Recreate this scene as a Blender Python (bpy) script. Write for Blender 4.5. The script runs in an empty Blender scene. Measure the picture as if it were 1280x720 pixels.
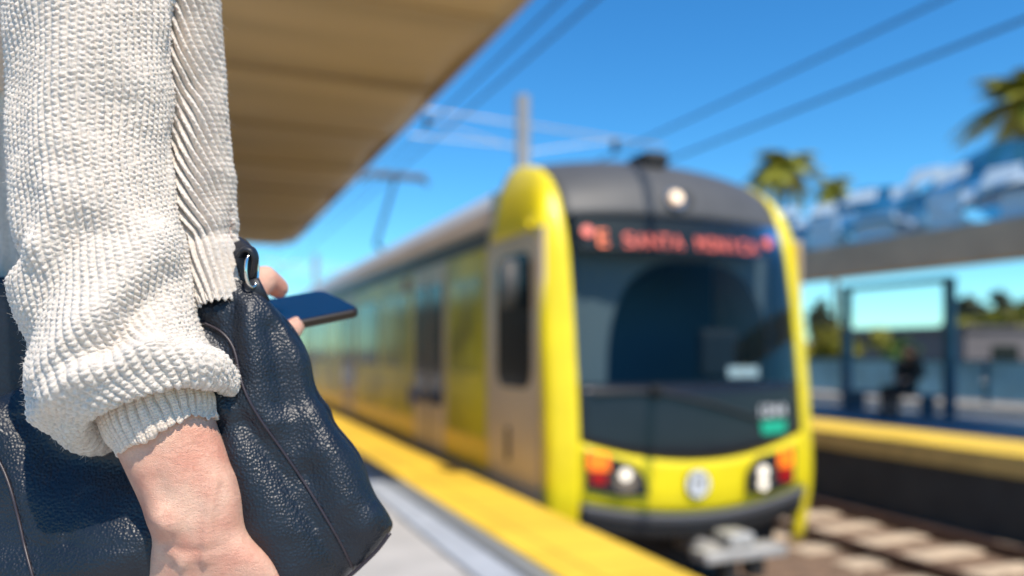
import bpy, bmesh, math, random
import numpy as np
from mathutils import Vector
random.seed(7); rng = np.random.default_rng(7)
S = bpy.context.scene
C = S.collection
R = math.radians

# ------------------------------------------------------------------ camera
CAM = np.array([0.0, 0.0, 1.197]); F = 1000.0; HZ = 436.0
YAW = math.atan(400.0 / F); cs, sn = math.cos(YAW), math.sin(YAW)
RT = np.array([cs, -sn, 0.0]); FW = np.array([sn, cs, 0.0]); UP = np.array([0, 0, 1.0])
cam = bpy.data.cameras.new('camera'); camo = bpy.data.objects.new('camera', cam); C.objects.link(camo)
camo.location = CAM; camo.rotation_euler = (R(90), 0, -YAW)
cam.sensor_width = 36; cam.lens = F / 1280 * 36; cam.shift_y = (HZ - 360) / 1280
cam.clip_start = 0.05; cam.clip_end = 3000
cam.dof.use_dof = True; cam.dof.focus_distance = 0.535; cam.dof.aperture_fstop = 2.75; cam.dof.aperture_blades = 0
S.camera = camo

# ------------------------------------------------------------------ light
SUN = np.array([0.085, -0.56, 0.83]); SUN /= np.linalg.norm(SUN)
el = math.asin(SUN[2]); az = math.atan2(SUN[0], SUN[1])
w = bpy.data.worlds.new('World'); S.world = w; w.use_nodes = True
nt = w.node_tree; bg = nt.nodes['Background']
sk = nt.nodes.new('ShaderNodeTexSky'); sk.sky_type = 'NISHITA'; sk.sun_disc = False
sk.sun_elevation = el; sk.sun_rotation = az; sk.air_density = 1.0; sk.dust_density = 0.0; sk.ozone_density = 3.0
hs = nt.nodes.new('ShaderNodeHueSaturation'); hs.inputs['Saturation'].default_value = 1.25; nt.links.new(sk.outputs[0], hs.inputs['Color'])
tn = nt.nodes.new('ShaderNodeMix'); tn.data_type = 'RGBA'; tn.blend_type = 'MULTIPLY'; tn.inputs[0].default_value = 1; tn.inputs[7].default_value = (.50, .91, 1.04, 1)
nt.links.new(hs.outputs[0], tn.inputs[6]); nt.links.new(tn.outputs[2], bg.inputs[0]); bg.inputs[1].default_value = 0.138
sl = bpy.data.lights.new('sun', 'SUN'); so = bpy.data.objects.new('sun', sl); C.objects.link(so)
sl.energy = 4.3; sl.angle = R(0.53); sl.color = (1.0, 0.91, 0.79)
so.rotation_euler = Vector(SUN).to_track_quat('Z', 'Y').to_euler()
S.view_settings.view_transform = 'Standard'; S.view_settings.look = 'None'
S.view_settings.exposure = 0.36; S.view_settings.gamma = 1.0
S.cycles.use_denoising = True
S.cycles.max_bounces = 8; S.cycles.caustics_reflective = False; S.cycles.caustics_refractive = False
S.cycles.sample_clamp_indirect = 6.0

# ------------------------------------------------------------------ helpers
def P(px, py, D):
    """target pixel (1280x720) at depth D -> world point"""
    return CAM + RT * ((px - 640) / F * D) + FW * D + UP * ((HZ - py) / F * D)
def Q(u, Z, wd):
    p = CAM + RT * u + FW * wd; p = p.copy(); p[2] = Z; return p

def mesh_obj(name, V, Fc, mat, parent=None, smooth=False, fast=None):
    me = bpy.data.meshes.new(name)
    if fast is not None:                      # V (n,3) array, fast (m,4) quads array
        n, m = len(V), len(fast)
        me.vertices.add(n); me.vertices.foreach_set('co', np.asarray(V, dtype=np.float32).ravel())
        me.loops.add(m * 4); me.loops.foreach_set('vertex_index', np.asarray(fast, dtype=np.int32).ravel())
        me.polygons.add(m)
        me.polygons.foreach_set('loop_start', np.arange(0, m * 4, 4, dtype=np.int32))
        me.polygons.foreach_set('loop_total', np.full(m, 4, dtype=np.int32))
        me.update(calc_edges=True); me.validate()
    else:
        me.from_pydata([tuple(map(float, v)) for v in V], [], [tuple(map(int, f)) for f in Fc]); me.update()
    if smooth:
        me.polygons.foreach_set('use_smooth', [True] * len(me.polygons))
    if mat: me.materials.append(mat)
    o = bpy.data.objects.new(name, me); C.objects.link(o)
    if parent:
        o.parent = parent
        if parent.matrix_basis.translation.length > 0:
            pass
    return o

def tag(o, label=None, cat=None, group=None, kind=None):
    if label: o['label'] = label
    if cat: o['category'] = cat
    if group: o['group'] = group
    if kind: o['kind'] = kind
    return o
def thing(name, loc, label, cat, group=None):
    o = bpy.data.objects.new(name, None); C.objects.link(o); o.empty_display_size = 0.1
    o.location = tuple(float(v) for v in loc); return tag(o, label, cat, group)
def put(o, parent):
    """parent a mesh built in world coordinates to a thing placed at its base"""
    o.parent = parent
    base = Vector((0, 0, 0)); q = parent
    while q: base += Vector(q.location); q = q.parent
    o.location = -base if True else o.location
    # keep the local frames clean: move the mesh, not the object
    if o.type == 'MESH':
        o.data.transform(__import__('mathutils').Matrix.Translation(-base)); o.location = (0, 0, 0)
    return o
def copy_tree(o, parent=None):
    c = o.copy(); C.objects.link(c)
    if parent: c.parent = parent
    for ch in list(o.children): copy_tree(ch, c)
    return c

class MB:
    def __init__(s): s.v = []; s.f = []
    def add(s, V, Fc):
        b = len(s.v); s.v += [tuple(map(float, v)) for v in V]; s.f += [tuple(int(i) + b for i in f) for f in Fc]; return s
    def box(s, x0, x1, y0, y1, z0, z1):
        V = [(x0,y0,z0),(x1,y0,z0),(x1,y1,z0),(x0,y1,z0),(x0,y0,z1),(x1,y0,z1),(x1,y1,z1),(x0,y1,z1)]
        return s.add(V, [(0,3,2,1),(4,5,6,7),(0,1,5,4),(1,2,6,5),(2,3,7,6),(3,0,4,7)])
    def tube(s, pts, rad, n=10, ab=(1.0, 1.0), caps=True, ref=None):
        pts = np.array(pts, float); m = len(pts)
        rad = np.full(m, rad) if np.isscalar(rad) else np.array(rad, float)
        T = np.gradient(pts, axis=0); T /= np.linalg.norm(T, axis=1)[:, None] + 1e-12
        r0 = np.array(ref if ref is not None else ([0, 0, 1.0] if abs(T[0][2]) < .9 else [0, 1.0, 0]))
        V = []; U = r0
        for i in range(m):
            U = U - T[i] * (U @ T[i]); U /= np.linalg.norm(U) + 1e-12; W = np.cross(T[i], U)
            for k in range(n):
                a = 2 * math.pi * k / n
                V.append(pts[i] + rad[i] * (U * math.cos(a) * ab[0] + W * math.sin(a) * ab[1]))
        Fc = [(i*n+k, i*n+(k+1) % n, (i+1)*n+(k+1) % n, (i+1)*n+k) for i in range(m-1) for k in range(n)]
        if caps:
            Fc.append(tuple(range(n))[::-1]); Fc.append(tuple((m-1)*n+k for k in range(n)))
        return s.add(V, Fc)
    def ball(s, c, r, n=10, sc=(1, 1, 1)):
        c = np.array(c, float); V = [c + [0, 0, r*sc[2]]]; m = max(4, n // 2)
        for i in range(1, m):
            t = math.pi * i / m
            for k in range(n):
                a = 2 * math.pi * k / n
                V.append(c + [r*sc[0]*math.sin(t)*math.cos(a), r*sc[1]*math.sin(t)*math.sin(a), r*sc[2]*math.cos(t)])
        V.append(c - [0, 0, r*sc[2]]); L = len(V) - 1
        Fc = [(0, 1+k, 1+(k+1) % n) for k in range(n)]
        for i in range(m-2):
            Fc += [(1+i*n+k, 1+(i+1)*n+k, 1+(i+1)*n+(k+1) % n, 1+i*n+(k+1) % n) for k in range(n)]
        Fc += [(L, 1+(m-2)*n+(k+1) % n, 1+(m-2)*n+k) for k in range(n)]
        return s.add(V, Fc)
    def grid(s, G, closed=False):
        G = np.asarray(G, float); a, b = G.shape[:2]
        Fc = [(i*b+j, i*b+(j+1) % b, (i+1)*b+(j+1) % b, (i+1)*b+j) for i in range(a-1) for j in range(b if closed else b-1)]
        return s.add(G.reshape(-1, 3), Fc)
    def prism(s, poly, d):
        """closed polygon (3d points) extruded by vector d"""
        n = len(poly); poly = np.array(poly, float); V = list(poly) + list(poly + np.array(d, float))
        return s.add(V, [tuple(range(n))[::-1], tuple(range(n, 2*n))] + [(i, (i+1) % n, n+(i+1) % n, n+i) for i in range(n)])
    def build(s, name, mat, parent=None, smooth=False, bevel=0, solid=0, recalc=True, flip=False):
        if solid: recalc = False
        if flip: s.f = [f[::-1] for f in s.f]
        o = mesh_obj(name, s.v, s.f, mat, None, smooth)
        if recalc:
            bm = bmesh.new(); bm.from_mesh(o.data); bmesh.ops.recalc_face_normals(bm, faces=bm.faces); bm.to_mesh(o.data); bm.free()
        if parent: put(o, parent)
        if solid:
            md = o.modifiers.new('thickness', 'SOLIDIFY'); md.thickness = solid; md.offset = -1
        if bevel:
            md = o.modifiers.new('bevel', 'BEVEL'); md.width = bevel; md.segments = 2; md.limit_method = 'ANGLE'
        return o

def remeshed(mb, voxel, smooth_it=2):
    o = mesh_obj('tmp', mb.v, mb.f, None)
    m = o.modifiers.new('r', 'REMESH'); m.mode = 'VOXEL'; m.voxel_size = voxel
    if smooth_it:
        k = o.modifiers.new('s', 'SMOOTH'); k.iterations = smooth_it; k.factor = 0.5
    dg = bpy.context.evaluated_depsgraph_get(); dg.update()
    me = bpy.data.meshes.new_from_object(o.evaluated_get(dg))
    bpy.data.objects.remove(o)
    me.polygons.foreach_set('use_smooth', [True] * len(me.polygons))
    return me
def mesh_to_obj(me, name, mat, parent=None):
    me.name = name; me.materials.clear(); me.materials.append(mat)
    o = bpy.data.objects.new(name, me); C.objects.link(o)
    if parent: put(o, parent)
    return o

def text_obj(name, body, size, origin, xdir, updir, mat, parent, extrude=0.002, align='CENTER', width=None):
    cu = bpy.data.curves.new('t', 'FONT'); cu.body = body; cu.size = size; cu.extrude = extrude; cu.align_x = align; cu.align_y = 'CENTER'
    t = bpy.data.objects.new('t', cu); C.objects.link(t)
    dg = bpy.context.evaluated_depsgraph_get(); dg.update()
    me = bpy.data.meshes.new_from_object(t.evaluated_get(dg)); bpy.data.objects.remove(t)
    X = np.array(xdir, float); X /= np.linalg.norm(X); U = np.array(updir, float); U -= X*(U@X); U /= np.linalg.norm(U); N = np.cross(X, U)
    co = np.array([v.co for v in me.vertices]); sx = 1.0
    if width: sx = width / (co[:, 0].max() - co[:, 0].min())
    wv = np.array(origin) + co[:, :1]*sx*X + co[:, 1:2]*U + co[:, 2:3]*N
    me.vertices.foreach_set('co', wv.astype(np.float32).ravel()); me.update()
    return mesh_to_obj(me, name, mat, parent)

# ------------------------------------------------------------------ materials
def pbr(name, col, rough=0.5, metal=0.0, var=0.0, vscale=4.0, bump=0.0, bscale=40.0, spec=0.5, coat=0.0, sheen=0.0, emit=None, estr=0.0, sss=0.0, stretch=None):
    m = bpy.data.materials.new(name); m.use_nodes = True; n = m.node_tree; b = n.nodes['Principled BSDF']; L = n.links.new
    b.inputs['Base Color'].default_value = (*col, 1); b.inputs['Roughness'].default_value = rough; b.inputs['Metallic'].default_value = metal
    b.inputs['Specular IOR Level'].default_value = spec; b.inputs['Coat Weight'].default_value = coat; b.inputs['Sheen Weight'].default_value = sheen
    if sss: b.inputs['Subsurface Weight'].default_value = sss; b.inputs['Subsurface Radius'].default_value = (0.012, 0.005, 0.003); b.inputs['Subsurface Scale'].default_value = 0.5
    if emit: b.inputs['Emission Color'].default_value = (*emit, 1); b.inputs['Emission Strength'].default_value = estr
    tc = n.nodes.new('ShaderNodeTexCoord'); vec = tc.outputs['Object']
    if stretch:
        mp = n.nodes.new('ShaderNodeMapping'); mp.inputs['Scale'].default_value = stretch; L(vec, mp.inputs[0]); vec = mp.outputs[0]
    if var:
        t = n.nodes.new('ShaderNodeTexNoise'); t.inputs['Scale'].default_value = vscale; t.inputs['Detail'].default_value = 6; L(vec, t.inputs['Vector'])
        r = n.nodes.new('ShaderNodeValToRGB'); r.color_ramp.elements[0].position = .3; r.color_ramp.elements[1].position = .7
        r.color_ramp.elements[0].color = (*[c*(1-var) for c in col], 1); r.color_ramp.elements[1].color = (*[min(1, c*(1+var)) for c in col], 1)
        L(t.outputs[0], r.inputs[0]); L(r.outputs[0], b.inputs['Base Color'])
    if bump:
        t2 = n.nodes.new('ShaderNodeTexNoise'); t2.inputs['Scale'].default_value = bscale; t2.inputs['Detail'].default_value = 5; L(vec, t2.inputs['Vector'])
        bp = n.nodes.new('ShaderNodeBump'); bp.inputs['Distance'].default_value = bump; bp.inputs['Strength'].default_value = 1.0
        L(t2.outputs[0], bp.inputs['Height']); L(bp.outputs[0], b.inputs['Normal'])
    return m

M = {}
M['concrete'] = pbr('platform_concrete', (.50, .475, .44), .85, var=.16, vscale=2.2, bump=.002, bscale=60)
M['tactile'] = pbr('tactile_yellow', (.88, .57, .05), .6, var=.12, vscale=1.7)
M['drain'] = pbr('drain_cover', (.42, .45, .49), .5, var=.14, vscale=5)
M['groove'] = pbr('drain_groove', (.10, .11, .12), .8)
M['ballast'] = pbr('ballast', (.20, .125, .075), .95, var=.45, vscale=9, bump=.03, bscale=14)
M['sleeper'] = pbr('concrete_sleeper', (.56, .43, .29), .9, var=.2, vscale=5)
M['rail'] = pbr('rusty_rail', (.085, .042, .024), .7, .1, var=.3, vscale=8)
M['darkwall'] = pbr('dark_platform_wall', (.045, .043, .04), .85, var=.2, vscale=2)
M['nosing'] = pbr('platform_nosing', (.66, .42, .13), .8, var=.15, vscale=4)
M['bluefloor'] = pbr('slate_paving', (.14, .16, .19), .75, var=.15, vscale=2)
M['canopy_tan'] = pbr('canopy_soffit', (.50, .375, .205), .6, var=.20, vscale=1.0, stretch=(.30, 1.9, 1))
M['batten'] = pbr('soffit_batten', (.44, .325, .175), .6)
M['wall_tan'] = pbr('tan_concrete', (.30, .23, .15), .85, var=.25, vscale=.8)
M['fascia'] = pbr('canopy_fascia', (.44, .34, .25), .7, var=.12, vscale=1.5)
M['steel_grey'] = pbr('painted_steel', (.30, .31, .31), .5, .3, var=.08)
M['mast_grey'] = pbr('mast_paint', (.20, .215, .225), .5, .2)
M['galv'] = pbr('galvanised', (.42, .43, .44), .45, .6, var=.1)
M['wire'] = pbr('wire_copper', (.035, .045, .06), .6, .0)
M['blue_steel'] = pbr('blue_steel', (.015, .085, .15), .4, 0, var=.1)
M['blue_panel'] = pbr('blue_screen', (.26, .50, .64), .35, .2, var=.25, vscale=1.5)
M['teal_glass'] = pbr('teal_glass', (.03, .15, .23), .12, .0, var=.3, vscale=1.0, coat=.5)
M['pale_glass'] = pbr('pale_glass', (.62, .72, .80), .15, .2, var=.2, vscale=.8)
def thin_glass(name, tint, gl):
    m = bpy.data.materials.new(name); m.use_nodes = True; n = m.node_tree; L = n.links.new; b = n.nodes['Principled BSDF']
    b.inputs['Base Color'].default_value = (*tint, 1); b.inputs['Roughness'].default_value = .12; tr = n.nodes.new('ShaderNodeBsdfTransparent'); tr.inputs[0].default_value = (.55, .82, .95, 1)
    mx = n.nodes.new('ShaderNodeMixShader'); mx.inputs[0].default_value = gl; L(tr.outputs[0], mx.inputs[1]); L(b.outputs[0], mx.inputs[2]); L(mx.outputs[0], n.nodes['Material Output'].inputs[0]); return m
M['teal_glass'] = thin_glass('teal_glass', (.04, .17, .25), .32); M['pale_glass'] = thin_glass('pale_glass', (.70, .82, .90), .6)
M['white_glass'] = pbr('frosted_glass', (.74, .82, .86), .2, spec=.6)
M['yellow'] = pbr('train_yellow', (.86, .68, .008), .4, coat=.15, var=.09, vscale=3.0)
M['yellow_skirt'] = pbr('train_skirt_yellow', (.85, .52, .02), .4, coat=.3, var=.06)
M['silver'] = pbr('train_silver', (.66, .50, .35), .42, .25, var=.06, vscale=2)
M['roof_grey'] = pbr('train_roof', (.55, .57, .60), .5, .1, var=.08)
M['cap_grey'] = pbr('train_cap', (.085, .086, .088), .5, .0, spec=.3, var=.08)
M['band_dark'] = pbr('train_band', (.06, .06, .062), .5)
M['frontblack'] = pbr('front_mask', (.014, .016, .022), .22, coat=.1, spec=.3, var=.1)
M['olive_glass'] = pbr('window_film', (.62, .52, .008), .30, .0, var=.35, vscale=1.3, spec=.10)
M['film_glass'] = pbr('tinted_window', (.40, .36, .010), .14, .0, var=.6, vscale=1.6, spec=.12)
M['darkglass'] = pbr('dark_glass', (.008, .010, .012), .12, spec=.15)
M['rubber'] = pbr('rubber', (.018, .018, .018), .7)
M['bumper'] = pbr('bumper_grey', (.10, .10, .105), .5)
M['under'] = pbr('underframe', (.015, .014, .013), .8)
M['coupler'] = pbr('coupler_steel', (.50, .48, .44), .55, .4, var=.2, vscale=8)
M['interior'] = pbr('cab_interior', (.05, .14, .20), .6)
M['interior_pale'] = pbr('cab_lining', (.17, .20, .21), .5)
M['seat_dark'] = pbr('seat_black', (.008, .010, .012), .6)
M['white'] = pbr('white_paint', (.80, .80, .80), .5)
M['paper'] = pbr('paper', (.72, .78, .76), .6)
M['green'] = pbr('green_decal', (.01, .42, .24), .5)
M['led'] = pbr('led_red', (.3, .04, .03), .5, emit=(1.0, .22, .16), estr=.8)
M['led_o'] = pbr('led_orange', (.3, .08, .03), .5, emit=(1.0, .20, .08), estr=1.1)
M['lamp_orange'] = pbr('lamp_amber', (.9, .18, .01), .25, emit=(1.0, .18, .01), estr=.7, coat=.5)
M['lamp_red'] = pbr('lamp_red', (.45, .006, .008), .25, coat=.5)
M['reflector'] = pbr('lamp_reflector', (.50, .46, .40), .15, .8)
M['lamp_on'] = pbr('lamp_bulb', (.9, .85, .75), .3, emit=(1.0, .84, .62), estr=.85)
M['lamp_warm'] = pbr('lamp_bulb_warm', (.9, .75, .55), .3, emit=(1.0, .64, .36), estr=.9)
M['leaf_a'] = pbr('leaf_olive', (.21, .20, .014), .6, var=.4, vscale=.9)
M['leaf_b'] = pbr('leaf_green', (.07, .13, .018), .6, var=.4, vscale=.9)
M['leaf_dark'] = pbr('leaf_dark', (.055, .060, .025), .7, var=.4, vscale=.6)
M['palm'] = pbr('palm_frond', (.33, .32, .03), .55, var=.45, vscale=1.2)
M['bark'] = pbr('bark', (.16, .12, .09), .9, var=.3, vscale=5)
M['drygrass'] = pbr('dry_hill', (.42, .29, .12), .95, var=.25, vscale=.12)
M['earth'] = pbr('earth', (.25, .21, .16), .95, var=.25, vscale=.3)
M['greywall'] = pbr('building_grey', (.13, .115, .115), .85, var=.1, vscale=.4)
M['cloth_dark'] = pbr('dark_clothes', (.012, .012, .016), .85)
M['denim'] = pbr('black_trousers', (.012, .013, .016), .85, var=.2, vscale=30)
M['hair'] = pbr('dark_hair', (.03, .018, .010), .5, var=.3, vscale=30, stretch=(8, 8, 1))
M['shoe'] = pbr('shoe_leather', (.02, .018, .016), .5)
M['phone_body'] = pbr('phone_case', (.02, .014, .012), .4)
M['phone_glass'] = pbr('phone_screen_sky_glow', (.003, .010, .028), .22, spec=.12, emit=(.0, .055, .17), estr=.36)  # blue base and emission paint the reflected sky into the screen
M['chrome'] = pbr('ring_metal', (.75, .74, .70), .15, 1.0)
M['strap'] = pbr('strap_leather', (.010, .012, .018), .45, bump=.0003, bscale=700)
M['piping'] = pbr('seam_piping', (.030, .022, .028), .4)

def skin_mat():
    m = pbr('skin', (.80, .46, .33), .48, sss=.12, spec=.4)
    n = m.node_tree; L = n.links.new; b = n.nodes['Principled BSDF']; tc = n.nodes['Texture Coordinate']
    t = n.nodes.new('ShaderNodeTexNoise'); t.inputs['Scale'].default_value = 38; t.inputs['Detail'].default_value = 4; L(tc.outputs['Object'], t.inputs['Vector'])
    r = n.nodes.new('ShaderNodeValToRGB'); e = r.color_ramp.elements
    e[0].position = .34; e[0].color = (.77, .36, .25, 1); e[1].position = .66; e[1].color = (.86, .53, .38, 1)
    L(t.outputs[0], r.inputs[0])
    t3 = n.nodes.new('ShaderNodeTexNoise'); t3.inputs['Scale'].default_value = 600; t3.inputs['Detail'].default_value = 2; L(tc.outputs['Object'], t3.inputs['Vector'])
    mx = n.nodes.new('ShaderNodeMix'); mx.data_type = 'RGBA'; mx.blend_type = 'MULTIPLY'; mx.inputs[0].default_value = .25
    L(r.outputs[0], mx.inputs[6]); L(t3.outputs[0], mx.inputs[7]); L(mx.outputs[2], b.inputs['Base Color'])
    mp = n.nodes.new('ShaderNodeMapping'); mp.inputs['Scale'].default_value = (1, 1, 2.2); mp.inputs['Rotation'].default_value = (.2, .3, .1); L(tc.outputs['Object'], mp.inputs[0])
    v = n.nodes.new('ShaderNodeTexVoronoi'); v.inputs['Scale'].default_value = 700; v.feature = 'DISTANCE_TO_EDGE'; L(mp.outputs[0], v.inputs['Vector'])
    t2 = n.nodes.new('ShaderNodeTexNoise'); t2.inputs['Scale'].default_value = 160; t2.inputs['Detail'].default_value = 4; L(mp.outputs[0], t2.inputs['Vector'])
    ad = n.nodes.new('ShaderNodeMath'); ad.operation = 'MULTIPLY_ADD'; ad.inputs[1].default_value = 1.2; L(t2.outputs[0], ad.inputs[0]); L(v.outputs['Distance'], ad.inputs[2])
    bp = n.nodes.new('ShaderNodeBump'); bp.inputs['Distance'].default_value = .0008; bp.inputs['Strength'].default_value = .9
    L(ad.outputs[0], bp.inputs['Height']); L(bp.outputs[0], b.inputs['Normal'])
    return m
M['skin'] = skin_mat()

def leather_mat():
    m = pbr('navy_leather', (.016, .036, .070), .36, spec=.5)
    n = m.node_tree; L = n.links.new; b = n.nodes['Principled BSDF']; tc = n.nodes['Texture Coordinate']
    nz = n.nodes.new('ShaderNodeTexNoise'); nz.inputs['Scale'].default_value = 120; nz.inputs['Detail'].default_value = 2; L(tc.outputs['Object'], nz.inputs['Vector'])
    mixv = n.nodes.new('ShaderNodeMix'); mixv.data_type = 'RGBA'; mixv.blend_type = 'LINEAR_LIGHT'; mixv.inputs[0].default_value = .0006
    L(tc.outputs['Object'], mixv.inputs[6]); L(nz.outputs['Color'], mixv.inputs[7])
    v = n.nodes.new('ShaderNodeTexVoronoi'); v.feature = 'SMOOTH_F1'; v.inputs['Scale'].default_value = 470; v.inputs['Smoothness'].default_value = .35; v.inputs['Randomness'].default_value = .9
    L(mixv.outputs[2], v.inputs['Vector'])
    big = n.nodes.new('ShaderNodeTexNoise'); big.inputs['Scale'].default_value = 28; big.inputs['Detail'].default_value = 3; L(tc.outputs['Object'], big.inputs['Vector'])
    mr = n.nodes.new('ShaderNodeMapRange'); mr.inputs[1].default_value = .0; mr.inputs[2].default_value = .75; mr.inputs[3].default_value = 1; mr.inputs[4].default_value = 0; L(v.outputs['Distance'], mr.inputs[0])
    bp = n.nodes.new('ShaderNodeBump'); bp.inputs['Distance'].default_value = .0008; bp.inputs['Strength'].default_value = .62; L(mr.outputs[0], bp.inputs['Height'])
    bp2 = n.nodes.new('ShaderNodeBump'); bp2.inputs['Distance'].default_value = .0016; bp2.inputs['Strength'].default_value = .5; L(big.outputs[0], bp2.inputs['Height'])
    L(bp2.outputs[0], bp.inputs['Normal']); L(bp.outputs[0], b.inputs['Normal'])
    r = n.nodes.new('ShaderNodeValToRGB'); e = r.color_ramp.elements; e[0].color = (.005, .008, .014, 1); e[1].color = (.009, .014, .023, 1); e[0].position = .3; e[1].position = .7
    L(big.outputs[0], r.inputs[0]); L(r.outputs[0], b.inputs['Base Color'])
    rr = n.nodes.new('ShaderNodeMapRange'); rr.inputs[3].default_value = .34; rr.inputs[4].default_value = .47; L(big.outputs[0], rr.inputs[0]); L(rr.outputs[0], b.inputs['Roughness'])
    return m
M['leather'] = leather_mat()

def wool_mat(name, col):
    m = pbr(name, col, .92, sheen=.35, spec=.10, sss=.35)
    n = m.node_tree; L = n.links.new; b = n.nodes['Principled BSDF']; tc = n.nodes['Texture Coordinate']
    b.inputs['Subsurface Radius'].default_value = (.0030, .0024, .0019); b.inputs['Subsurface Scale'].default_value = .8
    t = n.nodes.new('ShaderNodeTexNoise'); t.inputs['Scale'].default_value = 420; t.inputs['Detail'].default_value = 5; L(tc.outputs['Object'], t.inputs['Vector'])
    r = n.nodes.new('ShaderNodeValToRGB'); e = r.color_ramp.elements
    e[0].position = .30; e[0].color = (*[c*.80 for c in col], 1); e[1].position = .62; e[1].color = (*col, 1)
    L(t.outputs[0], r.inputs[0]); L(r.outputs[0], b.inputs['Base Color'])
    t2 = n.nodes.new('ShaderNodeTexNoise'); t2.inputs['Scale'].default_value = 900; t2.inputs['Detail'].default_value = 4; L(tc.outputs['Object'], t2.inputs['Vector'])
    bp = n.nodes.new('ShaderNodeBump'); bp.inputs['Distance'].default_value = .0006; bp.inputs['Strength'].default_value = .9; L(t2.outputs[0], bp.inputs['Height']); L(bp.outputs[0], b.inputs['Normal'])
    return m
M['wool'] = wool_mat('cream_wool', (.74, .655, .565))
M['wool_cuff'] = wool_mat('cream_wool_rib', (.76, .64, .53))

def windscreen_mat():
    m = bpy.data.materials.new('windscreen_glass'); m.use_nodes = True; n = m.node_tree; L = n.links.new
    n.nodes.remove(n.nodes['Principled BSDF']); out = n.nodes['Material Output']
    tr = n.nodes.new('ShaderNodeBsdfTransparent'); tr.inputs[0].default_value = (.62, .70, .73, 1)
    gl = n.nodes.new('ShaderNodeBsdfGlossy'); gl.inputs['Roughness'].default_value = .03; gl.inputs[0].default_value = (1, 1, 1, 1)
    fr = n.nodes.new('ShaderNodeFresnel'); fr.inputs[0].default_value = 1.21
    mx = n.nodes.new('ShaderNodeMixShader'); L(fr.outputs[0], mx.inputs[0]); L(tr.outputs[0], mx.inputs[1]); L(gl.outputs[0], mx.inputs[2]); L(mx.outputs[0], out.inputs[0])
    return m
M['windscreen'] = windscreen_mat()

def stripe_mat():
    """tactile paving: yellow tiles with joints; domes as bump"""
    m = M['tactile']; n = m.node_tree; L = n.links.new; b = n.nodes['Principled BSDF']; tc = n.nodes['Texture Coordinate']
    v = n.nodes.new('ShaderNodeTexVoronoi'); v.inputs['Scale'].default_value = 16; v.inputs['Randomness'].default_value = 0; L(tc.outputs['Object'], v.inputs['Vector'])
    mr = n.nodes.new('ShaderNodeMapRange'); mr.inputs[1].default_value = .12; mr.inputs[2].default_value = .34; mr.inputs[3].default_value = 1; mr.inputs[4].default_value = 0; L(v.outputs['Distance'], mr.inputs[0])
    bp = n.nodes.new('ShaderNodeBump'); bp.inputs['Distance'].default_value = .005; L(mr.outputs[0], bp.inputs['Height']); L(bp.outputs[0], b.inputs['Normal'])
stripe_mat()
def add_joints(m, w_, h_):
    n = m.node_tree; L = n.links.new; b = n.nodes['Principled BSDF']; src = b.inputs['Base Color'].links[0].from_socket
    mp = n.nodes.new('ShaderNodeMapping'); mp.inputs['Rotation'].default_value = (0, 0, R(90)); L(n.nodes['Texture Coordinate'].outputs['Object'], mp.inputs[0])
    br = n.nodes.new('ShaderNodeTexBrick'); br.offset = 0; br.inputs['Scale'].default_value = 1; br.inputs['Brick Width'].default_value = w_; br.inputs['Row Height'].default_value = h_; br.inputs['Mortar Size'].default_value = .008
    br.inputs['Color1'].default_value = (1, 1, 1, 1); br.inputs['Color2'].default_value = (.88, .88, .88, 1); br.inputs['Mortar'].default_value = (.35, .33, .30, 1); L(mp.outputs[0], br.inputs['Vector'])
    mx = n.nodes.new('ShaderNodeMix'); mx.data_type = 'RGBA'; mx.blend_type = 'MULTIPLY'; mx.inputs[0].default_value = 1; L(src, mx.inputs[6]); L(br.outputs['Color'], mx.inputs[7]); L(mx.outputs[2], b.inputs['Base Color'])
add_joints(M['tactile'], .61, .66); add_joints(M['concrete'], 1.8, 1.5)

# ------------------------------------------------------------------ setting
RZ = -0.99
def struct(name, mb, mat, **k): return tag(mb.build(name, mat, **k), kind='structure')
struct('ground', MB().grid([[(x, y, -1.25) for x in (-900, -60, -20, 0, 30, 90, 1200)] for y in (-300, -40, 0, 30, 90, 1500)]), M['earth'])
gx = np.linspace(2.0, 9.4, 60); gy = np.linspace(-6, 60, 260)
G = np.array([[(x, y, -1.14 + .03 * rng.random()) for x in gx] for y in gy])
struct('ballast', MB().grid(G), M['ballast'])
struct('platform', MB().box(-9, 1.36, -12, 60, -1.3, 0.0).box(1.77, 2.44, -12, 60, -1.3, 0.0).box(1.36, 1.77, -12, 60, -1.3, -.012), M['concrete'])
for x0 in (-2.6, -0.6):
    struct('expansion_joint', MB().box(x0, x0 + .012, -12, 60, 0.001, .004), M['groove'])
struct('tactile_strip', MB().box(1.775, 2.435, -12, 60, 0.001, 0.012), M['tactile'])
struct('drain_channel', MB().box(1.385, 1.60, -12, 60, -.011, .006), M['drain'])
struct('drain_groove', MB().box(1.362, 1.382, -12, 60, -.010, .002).box(1.603, 1.655, -12, 60, -.010, .001), M['groove'])
struct('drain_edge', MB().box(1.658, 1.770, -12, 60, -.010, .003), M['steel_grey'])
OZ = -.08
struct('far_platform', MB().box(9.25, 15.6, -12, 60, -1.3, OZ), M['bluefloor'])
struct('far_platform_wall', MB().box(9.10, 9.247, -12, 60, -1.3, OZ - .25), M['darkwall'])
struct('far_platform_nosing', MB().box(9.06, 9.247, -12, 60, OZ - .247, OZ - .002), M['nosing'])
struct('far_tactile_strip', MB().box(9.065, 10.5, -12, 60, OZ + .001, OZ + .014), M['tactile'])

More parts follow.
